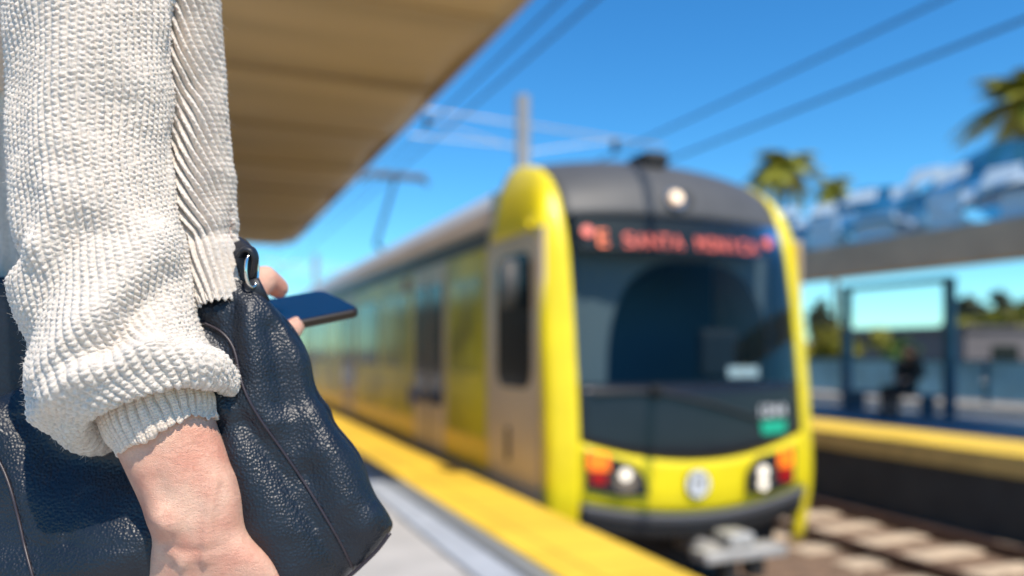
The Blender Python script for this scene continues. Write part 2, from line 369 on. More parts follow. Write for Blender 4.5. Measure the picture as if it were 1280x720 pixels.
def rail_mb(x):
    b = MB(); prof = [(-.07, 0), (.07, 0), (.07, .02), (.012, .04), (.012, .11), (.05, .11), (.05, .15), (-.05, .15), (-.05, .11), (-.012, .11), (-.012, .04), (-.07, .02)]
    b.prism([(x + a, -6, RZ - .15 + z) for a, z in prof], (0, 70, 0)); return b
for x, lb in ((3.20, 'rusty steel rail under the train on the near side by the yellow platform edge'), (4.64, 'rusty steel rail under the train on the side away from the woman'),
              (6.98, 'rusty steel rail of the empty track, the one nearer the train'), (8.42, 'rusty steel rail of the empty track, right beside the dark far platform wall')):
    tag(rail_mb(x).build('rail', M['rail']), lb, 'rail', 'rails of the two tracks')
sl_me = MB().box(-1.25, 1.25, -.16, .16, -.12, .03).build('sleeper', M['sleeper'], bevel=.02)
sl_me.location = (7.70, 3.0, RZ - .148)
tag(sl_me, 'sunlit concrete sleeper of the empty track in the brown ballast', 'sleeper', 'concrete sleepers of the empty track')
for i in range(1, 44):
    c = sl_me.copy(); C.objects.link(c); c.location = (7.70 + random.uniform(-.03, .03), 3.0 + i * .72, RZ - .148 + random.uniform(-.01, .01))
    c.rotation_euler.z = random.uniform(-.015, .015)
for i in range(5):
    c = sl_me.copy(); C.objects.link(c); c.location = (3.92, 2.4 + i * .72, RZ - .148)
    c['label'] = 'sunlit concrete sleeper in the ballast in front of the train'; c['group'] = 'concrete sleepers ahead of the train'

# ------------------------------------------------------------------ left canopy
ct = thing('platform_canopy', (-2.2, 10, 0), 'tan underside of the long canopy roof above the near platform, over the woman', 'canopy')
G = []
for y in np.linspace(4.7, 19.4, 40):
    e = 1.0 if y < 18.2 else math.sqrt(max(0.02, 1 - ((y - 18.2) / 1.2) ** 2 * .35))
    G.append([(2.12 - (1 - t) * 6.2 - (1 - e) * 1.0 * t, y, 3.62 + .16 * (1 - t) ** 2 + .025 * math.sin(y * 2.1)) for t in np.linspace(0, 1, 30)])
o = MB().grid(G).build('soffit', M['canopy_tan'], ct, smooth=True); md = o.modifiers.new('t', 'SOLIDIFY'); md.thickness = .02
o = MB().grid(np.array(G) + [0, 0, .22]).build('roof', M['fascia'], ct, smooth=True); md = o.modifiers.new('t', 'SOLIDIFY'); md.thickness = .02
MB().box(2.125, 2.15, 4.7, 19.0, 3.58, 3.88).build('edge_trim', M['fascia'], ct)
for y in np.arange(5.4, 19, 1.75):
    MB().box(-3.9, 2.05, y, y + .035, 3.565, 3.60).build('panel_batten', M['batten'], ct)
for y in (5.5, 11, 16.5):
    MB().tube([(-1.9, y, 0), (-1.9, y, 3.75)], .14, 16).build('column', M['steel_grey'], ct, smooth=True)

bw = thing('added_reflection_wall', (-5.6, 20, 0), 'unseen tan wall added along the near platform to darken the train side reflections', 'wall')  # out of view, added so the train side mirrors something darker than sky
MB().box(-5.75, -5.55, 2.5, 48, 0, 3.3).build('wall', M['wall_tan'], bw)
MB().box(-5.80, -5.50, 2.45, 48.05, 3.302, 3.42).build('coping', M['fascia'], bw)
# ------------------------------------------------------------------ overhead line
def wire(pts, lb, r=.017):
    return tag(MB().tube(pts, r, 6).build('overhead_wire', M['wire']), lb, 'wire', 'overhead wires')
ys = np.linspace(-8, 70, 60)
wire([(3.92, y, 4.85) for y in ys], 'lower dark contact wire over the train roof, touched by the pantograph')
wire([(3.92, y, 5.17 + .55 * abs(((y - 13.9) / 22)) ** 2) for y in ys], 'upper sagging wire over the train, first wire right of the canopy edge')
wire([(7.40, y, 4.35) for y in ys], 'lower dark wire over the empty track at upper right', .02)
wire([(7.75, y, 5.05 + .10 * ((y - 13.9) / 14) ** 2) for y in ys], 'upper dark wire over the empty track, running down to the black insulator', .02)
def catenary(y, lb, first):
    t = thing('catenary_pole', (5.78, y, RZ - .2), lb, 'pole', 'catenary poles between the tracks')
    MB().tube([(5.78, y, RZ - .25), (5.78, y, 5.95)], .135, 16).build('mast', M['mast_grey'], t, smooth=True)
    b = MB(); b.tube([(5.7, y, 5.42), (3.1, y, 5.52)], .020, 8); b.tube([(5.7, y, 4.95), (3.92, y, 5.32)], .014, 8); b.tube([(5.7, y, 5.0), (3.6, y, 5.0)], .014, 8); b.build('cantilever', M['galv'], t)
    b = MB(); b.tube([(5.86, y, 5.42), (8.9, y, 5.30)], .020, 8); b.tube([(5.86, y, 4.9), (7.75, y, 5.32)], .014, 8); b.build('cantilever', M['galv'], t)
    MB().tube([(7.75, y, 5.06), (7.75, y, 5.30)], [.05, .075], 10).build('insulator', M['rubber'], t)
    MB().tube([(3.92, y, 5.17), (3.92, y, 5.36)], [.05, .06], 10).build('insulator', M['rubber'], t)
catenary(13.9, 'round grey catenary pole with thin cantilever arms, rising just behind the train front', True)
for y, lb in ((41, 'slim catenary pole far down the line beyond the canopy end, nearer of two'), (68, 'slim catenary pole far down the line beyond the canopy end, farther of two')):
    catenary(y, lb, False)

# ------------------------------------------------------------------ train
XC = 3.96; HWB = 1.325
train = thing('light_rail_train', (XC, 5.7, RZ), 'yellow and silver train with dark windscreen and red destination sign beside the platform', 'train')
ST = np.array([[-.60, 5.70, -.60], [-.3, 5.64, -.3], [0, 5.58, 0], [.35, 5.585, .35], [.9, 5.63, .9], [1.6, 5.72, 1.6], [2.0, 5.79, 2.0], [2.2, 5.845, 2.2], [2.36, 5.90, 2.36],
               [2.6, 5.995, 2.585], [2.8, 6.12, 2.75], [3.0, 6.32, 2.88], [3.2, 6.62, 2.965], [3.4, 7.02, 3.015], [3.6, 7.45, 3.03]])
def FS(x, s, off=0.0):
    y = np.interp(s, ST[:, 0], ST[:, 1]); z = np.interp(s, ST[:, 0], ST[:, 2])
    b = np.clip((s - 2.0) / .9, 0, 1); b = b * b * (3 - 2 * b); q = (x / 1.11) ** 2
    y2 = np.interp(s + .02, ST[:, 0], ST[:, 1]); z2 = np.interp(s + .02, ST[:, 0], ST[:, 2]); d = np.array([y2 - y, z2 - z]); d /= np.linalg.norm(d)
    return np.array([XC + x, y + .10 * q - off * d[1], z - .11 * b * q + off * d[0]])
def front_patch(xs, lo, hi, n, off=0.0):
    return np.array([[FS(x, lo(x) + (hi(x) - lo(x)) * t, off) for x in xs] for t in np.linspace(0, 1, n)])
def px_front(px, py, off=0.0):
    """the point of the train's front that shows at a pixel of the photograph"""
    X, s = XC, 1.0
    for _ in range(40):
        p = FS(X - XC, s, off); D = (p - CAM) @ FW
        q = P(px, py, D); X += (q[0] - p[0]) * .8; s += (q[2] - p[2]) * .8
    return X - XC, s
xs = np.linspace(-1.11, 1.11, 25)
zl = lambda x: .265 + .19 * (x / 1.11) ** 2
zb = lambda x: -.165 + .14 * (x / 1.11) ** 2
# body shell
half = [(1.325, -.42), (1.325, 0.4), (1.325, 1.2), (1.325, 2.2), (1.305, 2.40), (1.24, 2.58), (1.12, 2.74), (.95, 2.865), (.6, 2.97), (0, 3.01)]
prof = half + [(-a, z) for a, z in half[::-1][1:]]
MB().grid([[(XC + a, y, z) for a, z in prof] for y in (7.10, 32)]).build('body_shell', M['silver'], train, solid=.03, flip=True)
for sd in (-1, 1): MB().box(*sorted((XC + sd*1.295, XC + sd*1.325)), 5.93, 7.098, -.42, 2.20).build('cab_wall', M['silver'], train)
MB().grid([[(XC + a, y, z + .004) for a, z in prof if z > 2.45] for y in (7.12, 32)]).build('roof', M['roof_grey'], train, solid=.003, flip=True)
MB().box(XC - 1.1, XC + 1.1, 6.2, 32, -.75, -.43).build('underframe', M['under'], train)
MB().box(XC - HWB, XC + HWB, 31.97, 32, -.4, 2.8).build('rear_wall', M['silver'], train)
# yellow front frame: pillars and the hoods over the cab doors
for sd in (-1, 1):
    G = []
    for s in np.concatenate([np.linspace(-.56, 1.9, 20), np.linspace(2.0, 3.38, 26)]):
        b = np.clip((s - 1.95) / .85, 0, 1); b = b * b * (3 - 2 * b); p0 = FS(1.11, s, .012); row = []
        for k, (hw, zf) in enumerate([(1.11, 2.905), (1.155, 2.86), (1.20, 2.79), (1.27, 2.63), (1.31, 2.43), (1.331, 2.26), (1.331, 2.19)]):
            t = k / 6; rnd = [0, .012, .035, .07, .105, .15, .24][k]
            zz = p0[2] * (1 - b) + (zf + (p0[2] - 2.905) * (1 - t)) * b if s > 1.95 else p0[2]
            yy = p0[1] + rnd * (1 - b * .75)
            row.append((XC + sd * hw, yy, min(zz, p0[2])))
        G.append(row)
    MB().grid(G).build('front_pillar', M['yellow'], train, smooth=True, solid=.05, flip=sd < 0)
# front face
MB().grid(front_patch(xs, lambda x: 2.34, lambda x: 3.42, 16)).build('roof_cap', M['cap_grey'], train, smooth=True, solid=.03)
MB().grid(front_patch(xs, lambda x: .90, lambda x: 2.335, 14)).build('windscreen', M['windscreen'], train, smooth=True)
MB().grid(front_patch(xs, zl, lambda x: .90, 8)).build('front_mask', M['frontblack'], train, smooth=True, solid=.03)
MB().grid(front_patch(xs, zb, zl, 8, .010)).build('nose_panel', M['yellow'], train, smooth=True, solid=.04)
MB().grid(front_patch(xs, lambda x: zb(x) - .08, lambda x: zb(x) + .002, 4, .045)).build('bumper_lip', M['bumper'], train, smooth=True, solid=.06)
MB().grid(front_patch(xs, lambda x: zb(x) - .21, lambda x: zb(x) - .082, 4, .03)).build('bumper', M['rubber'], train, smooth=True, solid=.06)
# cab interior behind the windscreen
b = MB(); b.box(XC - 1.28, XC + 1.28, 5.75, 7.25, .3, .32); b.build('cab_floor', M['seat_dark'], train)
arch = []
cx, rx, ry = .25, .87, 1.04
outer = [(-1.27, .32), (1.27, .32), (1.27, 2.6), (-1.27, 2.6)]
inner = [(cx + rx, .32)] + [(cx + rx * math.copysign(abs(math.cos(a)) ** .7, math.cos(a)), .95 + ry * math.sin(a) ** .8) for a in np.linspace(0.001, math.pi - .001, 24)] + [(cx - rx, .32)]
G = []
for x, z in inner:
    dx, dz = x - cx, z - .32; k1 = (1.27 - cx) / dx if dx > 1e-6 else (-1.27 - cx) / dx if dx < -1e-6 else 1e9; k2 = 1.96 / dz if dz > 1e-6 else 1e9
    q_ = min(k1, k2); G.append([(XC + x, 6.14, z), (XC + cx + dx * q_, 6.14, .32 + dz * q_)])
MB().grid(G).build('cab_partition', M['interior_pale'], train, solid=.03)
MB().box(XC - 1.27, XC + 1.27, 6.14, 6.17, 2.281, 2.33).build('cab_ceiling', M['interior_pale'], train)
MB().box(XC - 1.27, XC + 1.27, 7.22, 7.25, .32, 2.7).build('cab_back_wall', M['interior'], train)
MB().box(XC - 1.0, XC + 1.0, 5.72, 6.05, .80, .90).build('dashboard', M['seat_dark'], train, bevel=.03)
MB().box(XC + .42, XC + .86, 6.20, 6.34, .92, 1.38).build('driver_seat', M['seat_dark'], train, bevel=.05)
G = front_patch(np.linspace(.30, .64, 6), lambda x: .955, lambda x: 1.045, 3, -.02)
MB().grid(G).build('paper_notice', M['paper'], train)
# destination sign
MB().grid(front_patch(np.linspace(-1.0, 1.0, 16), lambda x: 2.03, lambda x: 2.33, 3, -.03)).build('sign_box', M['seat_dark'], train, solid=.02)
def on_sign(x, s=2.18): return FS(x, s, .006)
xd = FS(.5, 2.18) - FS(-.5, 2.18); ud = FS(0, 2.30) - FS(0, 2.06)
sE, sT = px_front(753, 299), px_front(862, 305)
text_obj('sign_letter', 'E', .215, FS(sE[0], sE[1], .004), FS(sE[0] + .1, 2.18) - FS(sE[0] - .1, 2.18), ud, M['led_o'], train)
x0, x1 = px_front(778, 300)[0], px_front(946, 306)[0]
words = 'SANTA MONICA'; nlet = len(words)
for i, chh in enumerate(words):
    if chh == ' ': continue
    x = x0 + (x1 - x0) * (i + .5) / nlet
    text_obj('sign_letter', chh, .18, FS(x, sT[1], .004), FS(x + .1, 2.18) - FS(x - .1, 2.18), ud, M['led'], train, width=(x1 - x0) / nlet * (.16 if chh == 'I' else .80))
for px, py in ((734, 289), (959, 304)):
    x, s = px_front(px, py); n_ = 14; r_ = .05
    c0 = FS(x, s, .004); poly = [FS(x + r_ * math.cos(a), s + r_ * math.sin(a), .003) for a in np.linspace(0, 2 * math.pi, n_, endpoint=False)]
    MB().prism(poly, (0, -.004, 0)).build('sign_dot', M['led'], train)
# lamps
def pl_front(pxs, off, thick, name, mat, parent=train):
    poly = [FS(*px_front(x, y), off) for x, y in pxs]
    return MB().prism(poly, (0, -thick, 0)).build(name, mat, parent, bevel=min(.008, thick * .4))
def disc_front(px, py, r, off, thick, name, mat, parent=train, sy=1.0):
    x, s = px_front(px, py)
    poly = [FS(x + r * math.cos(a), s + r * sy * math.sin(a), off) for a in np.linspace(0, 2 * math.pi, 24, endpoint=False)]
    return MB().prism(poly, (0, -thick, 0)).build(name, mat, parent)
hl = pl_front([(729, 562), (760, 570), (790, 580), (804, 597), (807, 619), (770, 620), (729, 611)], .035, .012, 'headlight', M['seat_dark'])
for nm, mt, a in (('amber_lamp', 'lamp_orange', [(731, 565), (757, 567), (758, 588), (731, 587)]), ('red_lamp', 'lamp_red', [(735, 590), (754, 591), (754, 605), (735, 603)])):
    put(pl_front(a, .048, .012, nm, M[mt], None), hl)
put(disc_front(778, 600, .10, .048, .014, 'lamp_reflector', M['reflector'], None), hl); put(disc_front(777, 592, .045, .062, .012, 'lamp_bulb', M['lamp_on'], None), hl); put(disc_front(777, 607, .04, .062, .012, 'lamp_bulb', M['reflector'], None), hl)
hr = pl_front([(989, 557), (970, 563), (943, 570), (930, 588), (929, 615), (960, 615), (989, 603)], .035, .012, 'headlight', M['seat_dark'])
for nm, mt, a in (('amber_lamp', 'lamp_orange', [(968, 564), (985, 560), (986, 582), (968, 584)]), ('red_lamp', 'lamp_red', [(969, 587), (985, 585), (984, 599), (969, 600)])):
    put(pl_front(a, .048, .012, nm, M[mt], None), hr)
put(disc_front(949, 596, .10, .048, .014, 'lamp_reflector', M['reflector'], None), hr); put(disc_front(948, 588, .05, .062, .012, 'lamp_bulb', M['lamp_on'], None), hr); put(disc_front(948, 604, .045, .062, .012, 'lamp_bulb', M['lamp_on'], None), hr)
tl = disc_front(842, 250, .10, .01, .03, 'roof_headlight', M['reflector']); put(disc_front(842, 250, .055, .05, .012, 'lamp_bulb', M['lamp_warm'], None), tl)
disc_front(855, 249, .09, -.005, .02, 'roof_camera', M['rubber'])
x, s = px_front(823, 214); p = FS(-.05, 3.0)
MB().box(p[0] - .13, p[0] + .13, p[1] - .1, p[1] + .25, p[2] - .03, p[2] + .11).build('roof_antenna', M['rubber'], train, bevel=.04)
# emblem, number and decal
em = disc_front(870, 604, .118, .022, .008, 'emblem', M['rubber']); put(disc_front(870, 604, .105, .032, .006, 'emblem_disc', M['white'], None), em)
x, s = px_front(870, 604)
text_obj('emblem_letter', 'M', .19, FS(x, s - .005, .042), (1, 0, 0), (0, 0, 1), M['bumper'], None); put(bpy.data.objects['emblem_letter'], em)
x, s = px_front(967, 514)
text_obj('fleet_number', '1044', .15, FS(x - .03, s, .010), FS(x, s) - FS(x - .2, s), (0, 0, 1), M['white'], train, width=.30)
pl_front([(950, 527), (981, 525), (981, 540), (952, 543)], .010, .003, 'green_decal', M['green'])
b = MB(); a0 = FS(*px_front(818, 489), .03); a1 = FS(*px_front(880, 503), .04); a2 = FS(*px_front(948, 524), .03); b.tube([a0, a1, a2], .014, 8)
a3 = FS(*px_front(740, 492), .03); b.tube([a0, a3], .016, 8); b.ball(a0, .06, 10); b.build('wiper', M['rubber'], train)
# coupler
cp = MB().tube([(XC, 6.1, -.46), (XC, 5.25, -.46)], .07, 12).build('coupler', M['coupler'], train, smooth=True)
put(MB().box(XC - .38, XC + .38, 5.02, 5.24, -.425, -.345).build('coupler_plate', M['coupler'], None, bevel=.015), cp)
put(MB().box(XC - .13, XC + .10, 5.06, 5.30, -.343, -.23).build('coupler_head', M['coupler'], None, bevel=.03), cp)
put(MB().box(XC - .18, XC - .06, 5.06, 5.2, -.62, -.427).build('coupler_box', M['under'], None, bevel=.02), cp)
put(MB().box(XC + .06, XC + .2, 5.06, 5.2, -.58, -.427).build('coupler_box', M['under'], None, bevel=.02), cp)
MB().box(XC - 1.02, XC + 1.02, 5.95, 6.2, -.72, -.3).build('front_underframe', M['under'], train)
for y in (7.4, 9.2, 18.6, 20.4):
    for sd in (-1, 1):
        x = XC + sd * .72
        MB().tube([(x - .06, y, RZ + .36), (x + .06, y, RZ + .36)], .36, 24).build('wheel', M['under'], train)
# left side (seen) and right side
def side(y0, y1, z0, z1, name, mat, prd=.006, sides=(-1,), parent=train, bevel=0):
    for sd in sides:
        xa = XC + sd * (HWB + .0005); xb = XC + sd * (HWB + prd)
        o = MB().box(min(xa, xb), max(xa, xb), y0, y1, z0, z1).build(name, mat, parent, bevel=bevel)
    return o
def rounded(y0, y1, z0, z1, r, xp, th, name, mat, parent):
    pts = []
    for cy, cz, a0 in ((y1 - r, z1 - r, 0), (y0 + r, z1 - r, 90), (y0 + r, z0 + r, 180), (y1 - r, z0 + r, 270)):
        for k in range(6): a = R(a0 + 18 * k); pts.append((xp, cy + r * math.cos(a), cz + r * math.sin(a)))
    return MB().prism(pts, (th, 0, 0)).build(name, mat, parent)
for sd in (-1, 1):
    xp = XC + sd * (HWB + .003)
    cd = rounded(5.98, 7.16, -.40, 2.14, .10, xp, sd * .010, 'cab_door', M['silver'], train)
    wn = rounded(6.12, 6.92, .86, 2.02, .16, xp + sd * .011, sd * .006, 'cab_window', M['darkglass'], cd)
    rounded(6.62, 6.66, .2, .5, .015, xp + sd * .011, sd * .02, 'door_handle', M['rubber'], cd)
    mr_ = MB().tube([(xp + sd * .12, 6.35, 1.55), (xp + sd * .12, 6.35, 1.95)], .075, 12).build('mirror', M['cap_grey'], train, smooth=True)
    side(7.2, 31.9, .02, .32, 'skirt_stripe', M['yellow_skirt'], .008, (sd,))
    side(7.2, 31.9, 2.18, 2.33, 'cantrail_band', M['band_dark'], .010, (sd,))
    doors = [8.6, 13.9, 19.2, 24.5]
    for y in doors:
        d = side(y, y + 1.30, .0, 2.12, 'passenger_door', M['silver'], .014, (sd,))
        for k in (0, 1):
            rounded(y + .07 + k * .66, y + .57 + k * .66, .55, 1.95, .06, XC + sd * (HWB + .0145), sd * .006, 'door_window', M['darkglass'], d)
        MB().box(*sorted((XC + sd * (HWB + .0145), XC + sd * (HWB + .018))), y + .63, y + .67, 0.02, 2.10).build('door_seal', M['rubber'], d)
    segs = [(7.26, 8.52)] + [(a + 1.38, bb - .08) for a, bb in zip(doors, doors[1:] + [31.6])]
    for a, bb in segs:
        side(a, bb, .325, 2.17, 'side_panel', M['olive_glass'], .008, (sd,))
        n_ = max(1, int((bb - a) / 1.35)); wdt = (bb - a) / n_
        for k in range(n_):
            rounded(a + k * wdt + .12, a + (k + 1) * wdt - .12, .95, 1.92, .08, XC + sd * (HWB + .0085), sd * .005, 'side_window', M['darkglass'] if k % 3 == 1 else M['film_glass'], train)
rounded(9.95, 10.2, .45, .72, .05, XC - HWB - .009, -.004, 'accessibility_decal', pbr('decal_blue', (.03, .03, .22), .5), train)
rounded(10.2, 10.5, 1.95, 2.12, .03, XC - HWB - .009, -.004, 'side_number_plate', pbr('decal_red', (.35, .06, .02), .5), train)
# pantograph
pg = MB().tube([(XC, 16.6, 3.02), (XC, 18.4, 3.62)], .05, 8).tube([(XC, 18.4, 3.62), (XC, 16.5, 4.74)], [.05, .04], 8).build('pantograph', M['band_dark'], train)
put(MB().tube([(XC - .72, 16.5, 4.70), (XC - .55, 16.5, 4.80), (XC + .55, 16.5, 4.80), (XC + .72, 16.5, 4.70)], .05, 8).tube([(XC - .6, 16.2, 4.80), (XC + .6, 16.2, 4.80)], .035, 8).build('pantograph_head', M['band_dark'], None), pg)

# ------------------------------------------------------------------ opposite platform furniture
sh = thing('waiting_shelter', (12.9, 11.9, OZ), 'dark blue steel shelter frame round the sitting person on the far platform', 'shelter')
y0, y1 = 10.64, 13.13
for y in (y0, y1):
    for x in (12.9,):
        MB().box(x - .07, x + .07, y - .09, y + .09, OZ, 2.42).build('post', M['blue_steel'], sh, bevel=.01)
MB().box(12.83, 12.97, y0 - .09, y1 + .09, 2.42, 2.52).build('beam', M['blue_steel'], sh, bevel=.01)
bn = thing('bench', (12.75, 12.0, OZ), 'low slatted bench under the seated person inside the blue shelter', 'bench')
MB().box(12.5, 12.95, 10.75, 12.9, OZ + .38, OZ + .43).build('seat', M['blue_steel'], bn, bevel=.01)
for y in (11.0, 12.7): MB().box(12.6, 12.95, y - .03, y + .03, OZ, OZ + .40).build('leg', M['blue_steel'], bn)

cn = thing('far_canopy', (12.3, 12, OZ), 'grey flat canopy slab with wavy blue glass panels above the far platform', 'canopy')
MB().box(11.0, 11.35, -1, 27, 2.50, 3.11).build('edge_beam', M['fascia'], cn, bevel=.03)
MB().box(11.353, 12.5, -1, 27, 2.93, 3.10).build('roof_slab', M['fascia'], cn)
for y in (5.0, 24.0): MB().tube([(12.2, y, OZ), (12.2, y, 2.94)], .12, 14).build('column', M['blue_steel'], cn, smooth=True)
# wavy glass shells standing on the slab
k = 0
for y, ln, hgt, x0, mt in ((6.6, 2.6, 1.3, 11.2, 'teal_glass'), (9.2, 2.4, 1.5, 11.4, 'teal_glass'), (8.0, 1.9, .8, 11.05, 'pale_glass'), (12.0, 2.6, 1.25, 11.4, 'teal_glass'), (10.7, 1.6, .55, 11.05, 'pale_glass'),
                           (14.8, 2.8, 1.1, 11.3, 'teal_glass'), (13.3, 1.5, .5, 11.05, 'pale_glass'), (17.8, 3.0, 1.0, 11.4, 'teal_glass'), (4.0, 2.6, 1.4, 11.3, 'teal_glass'), (21, 3.0, 1.0, 11.4, 'teal_glass')):
    G = []
    for t in np.linspace(0, 1, 13):
        hh = hgt * math.sin(math.pi * min(1, .12 + .76 * t)) ** .7
        G.append([(x0 + 2.5 * q, y - ln / 2 + ln * t, 3.12 + hh * math.sin(math.pi * (.18 + .8 * q) / 1.1) ** .8) for q in np.linspace(0, 1, 9)])
    MB().grid(G).build('glass_shell', M[mt], cn, smooth=True, solid=.03)
    for kk in (0, 4, 8): MB().tube([g[kk] for g in G], .03, 6).build('shell_rib', M['blue_steel'], cn)
    for kk in (3, 6, 9): MB().tube(G[kk], .022, 6).build('shell_rib', M['blue_steel'], cn)
    if mt == 'teal_glass':
        for kk in range(5):
            yy = y - ln*.45 + ln*.19*kk; zz = 3.12 + hgt*random.uniform(.25, .6)
            MB().prism([(x0 - .12, yy, zz), (x0 - .12, yy + random.uniform(.5, .9), zz + random.uniform(-.1, .1)), (x0 - .02, yy + .6, zz + .22), (x0 - .02, yy + .05, zz + .2)], (.02, 0, .01)).build('glass_fin', M['white_glass'], cn)
for y in np.arange(5, 24, 1.3):
    h = random.uniform(.25, .6); MB().box(11.06, 11.1, y, y + random.uniform(.5, .9), 3.115, 3.115 + h).build('glass_pane', M['pale_glass' if random.random() < .6 else 'teal_glass'], cn)

# fence of blue screens, one thing
fn = thing('screen_fence', (15.0, 12, OZ), 'low blue perforated screen fence along the back of the far platform', 'fence')
for y in np.arange(2, 34, 1.9):
    MB().box(14.97, 15.0, y + .07, y + 1.83, OZ + .22, .92).build('screen_panel', M['blue_panel'], fn)
    MB().box(14.95, 15.03, y - .04, y + .04, OZ, .98).build('post', M['blue_steel'], fn)
for y in np.arange(2, 34, 1.9):
    MB().ball((14.90, y, .55), .055, 16).build('glint_ball', M['chrome'], fn, smooth=True)  # polished balls added along the fence to catch bright sun glints
MB().box(14.93, 15.05, 1.9, 34, .925, .97).build('top_rail', M['blue_steel'], fn)
tag(MB().box(14.4, 14.9, 1.5, 34, OZ, OZ + .16).build('concrete_kerb', M['concrete'], bevel=.02), 'pale concrete kerb at the foot of the blue fence', 'kerb')

# seated person on the far side
sp = thing('person', Q(0, OZ, 1), 'person in dark clothes sitting bent forward in the blue shelter across the tracks', 'person')
c0 = np.array([12.66, 11.10, OZ]); sp.location = tuple(c0); sp.scale = (1.3, 1.25, 1.03)
def c(x, y, z): return c0 + [x, y, z]
b = MB()
b.tube([c(.0, .25, .50), c(.02, .20, .72), c(-.06, .10, .95), c(-.12, .04, 1.06)], [.13, .13, .14, .08], 12)
b.tube([c(-.12, .04, 1.02), c(-.17, .0, 1.14)], [.05, .05], 10); b.ball(c(-.19, -.02, 1.22), .105, 14, (.85, .9, 1.1)); b.ball(c(-.28, -.06, 1.20), .02)
for s_ in (-1, 1):
    b.tube([c(-.02, .22 + s_ * .10, .50), c(-.42, .12 + s_ * .10, .50), c(-.46, .10 + s_ * .10, .08)], [.085, .065, .04], 10)
    b.tube([c(-.44, .10 + s_ * .1, .045), c(-.62, .05 + s_ * .1, .035)], [.04, .03], 8)
    b.tube([c(-.08, .10 + s_ * .18, 1.0), c(-.12, .05 + s_ * .22, .76), c(-.34, .0 + s_ * .08, .68)], [.05, .042, .03], 8)
    b.tube([c(-.34, .0 + s_ * .08, .68), c(-.42, -.02 + s_ * .05, .66)], [.03, .022], 8)
mesh_to_obj(remeshed(b, .014), 'body', M['skin'], sp)
b = MB(); b.tube([c(.0, .25, .48), c(.02, .20, .72), c(-.06, .10, .95), c(-.11, .05, 1.05)], [.155, .155, .165, .09], 12)
for s_ in (-1, 1): b.tube([c(-.08, .10 + s_ * .17, 1.0), c(-.12, .05 + s_ * .22, .76), c(-.31, .01 + s_ * .09, .69)], [.07, .06, .045], 8)
mesh_to_obj(remeshed(b, .014), 'jacket', M['cloth_dark'], sp)
b = MB()
for s_ in (-1, 1): b.tube([c(.0, .23 + s_ * .09, .50), c(-.42, .12 + s_ * .10, .505), c(-.46, .10 + s_ * .10, .10)], [.11, .085, .06], 10); b.tube([c(-.43, .10 + s_ * .1, .05), c(-.64, .05 + s_ * .1, .04)], [.05, .04], 8)
mesh_to_obj(remeshed(b, .014), 'trousers', M['cloth_dark'], sp)
b = MB().ball(c(-.165, -.01, 1.245), .125, 14, (.92, .97, 1.05)).tube([c(-.13, .02, 1.2), c(-.10, .04, 1.0)], [.11, .08], 10); mesh_to_obj(remeshed(b, .014), 'hair', M['hair'], sp)

# ------------------------------------------------------------------ vegetation and far things
def crown(center, rad, n, leaf, mat, parent, clumps=10, name='crown'):
    center = np.array(center, float); V = []; Fc = []
    cl = [(center + np.array([rng.normal(0, .48) * rad[0], rng.normal(0, .48) * rad[1], rng.normal(0, .42) * rad[2]]), rng.uniform(.28, .55)) for _ in range(clumps)]
    for i in range(n):
        cc, rr = cl[rng.integers(len(cl))]; d = rng.normal(size=3); d /= np.linalg.norm(d)
        p = cc + d * np.array(rad) * rr * rng.uniform(.5, 1.0); a = rng.normal(size=3); a /= np.linalg.norm(a); bq = np.cross(a, d + .1); bq /= np.linalg.norm(bq) + 1e-9
        s = leaf * rng.uniform(.6, 1.4); k = len(V); V += [p - a*s, p + bq*s*.5, p + a*s, p - bq*s*.5]; Fc.append((k, k+1, k+2, k+3))
    return put(mesh_obj(name, V, Fc, mat), parent)
def tree(px, D, top, bot, wpx, mat, lb, n=1400, kind='broadleaf_tree'):
    pt, pb = P(px, top, D), P(px, bot, D); base = np.array([pt[0], pt[1], -1.25]); t = thing(kind, base, lb, 'tree' if 'tree' in kind else 'shrub')
    r = wpx / F * D / 2; hz = (pt[2] - pb[2]) / 2; cz = (pt[2] + pb[2]) / 2
    crown((pt[0], pt[1], cz), (r, r, hz), n, max(.12, D * .006), M[mat], t, 12)
    b = MB().tube([base, (base[0] + .1, base[1], cz * .5 - .6), (base[0], base[1], cz)], [r * .12 + .06, r * .08 + .05, .04], 8)
    for k in range(4): a = k * 1.6; b.tube([(base[0], base[1], cz * .6 - .3), (base[0] + r * .5 * math.cos(a), base[1] + r * .5 * math.sin(a), cz + hz * .3)], [r * .05 + .03, .02], 6)
    b.build('trunk', M['bark'], t, smooth=True); return t
tree(1046, 21, 388, 462, 66, 'leaf_a', 'round olive green tree behind the blue fence, left end of the shelter', 2600)
tree(1126, 40, 422, 456, 40, 'leaf_b', 'small bright green bush seen through the shelter beside the person', 1000, 'garden_shrub')
tree(1215, 70, 368, 425, 70, 'leaf_dark', 'dark spreading tree above the grey building at right', 1800)
tree(1262, 75, 380, 425, 60, 'leaf_dark', 'dark tree at the right edge beyond the grey building', 1500)
tree(1240, 60, 392, 420, 90, 'leaf_a', 'yellow green low tree crown just above the grey building roof', 1500)
tree(1022, 60, 372, 440, 40, 'leaf_dark', 'dark tree behind the yellow right pillar of the train', 1300)
tree(392, 110, 395, 440, 60, 'leaf_dark', 'distant tree at the end of the line between the bag and the train', 900)
tree(345, 120, 400, 445, 80, 'leaf_b', 'distant green tree behind the phone hand', 900)
bl = thing('grey_building', P(1330, 436, 48) * [1, 1, 0] + [0, 0, -1.25], 'long low dark grey building beyond the far platform at right', 'building')
q = P(1225, 436, 48); b = MB().box(q[0] - 5.0, q[0] + 26, q[1] - 3, q[1] + 8, -1.25, 2.25); b.build('wall', M['greywall'], bl)
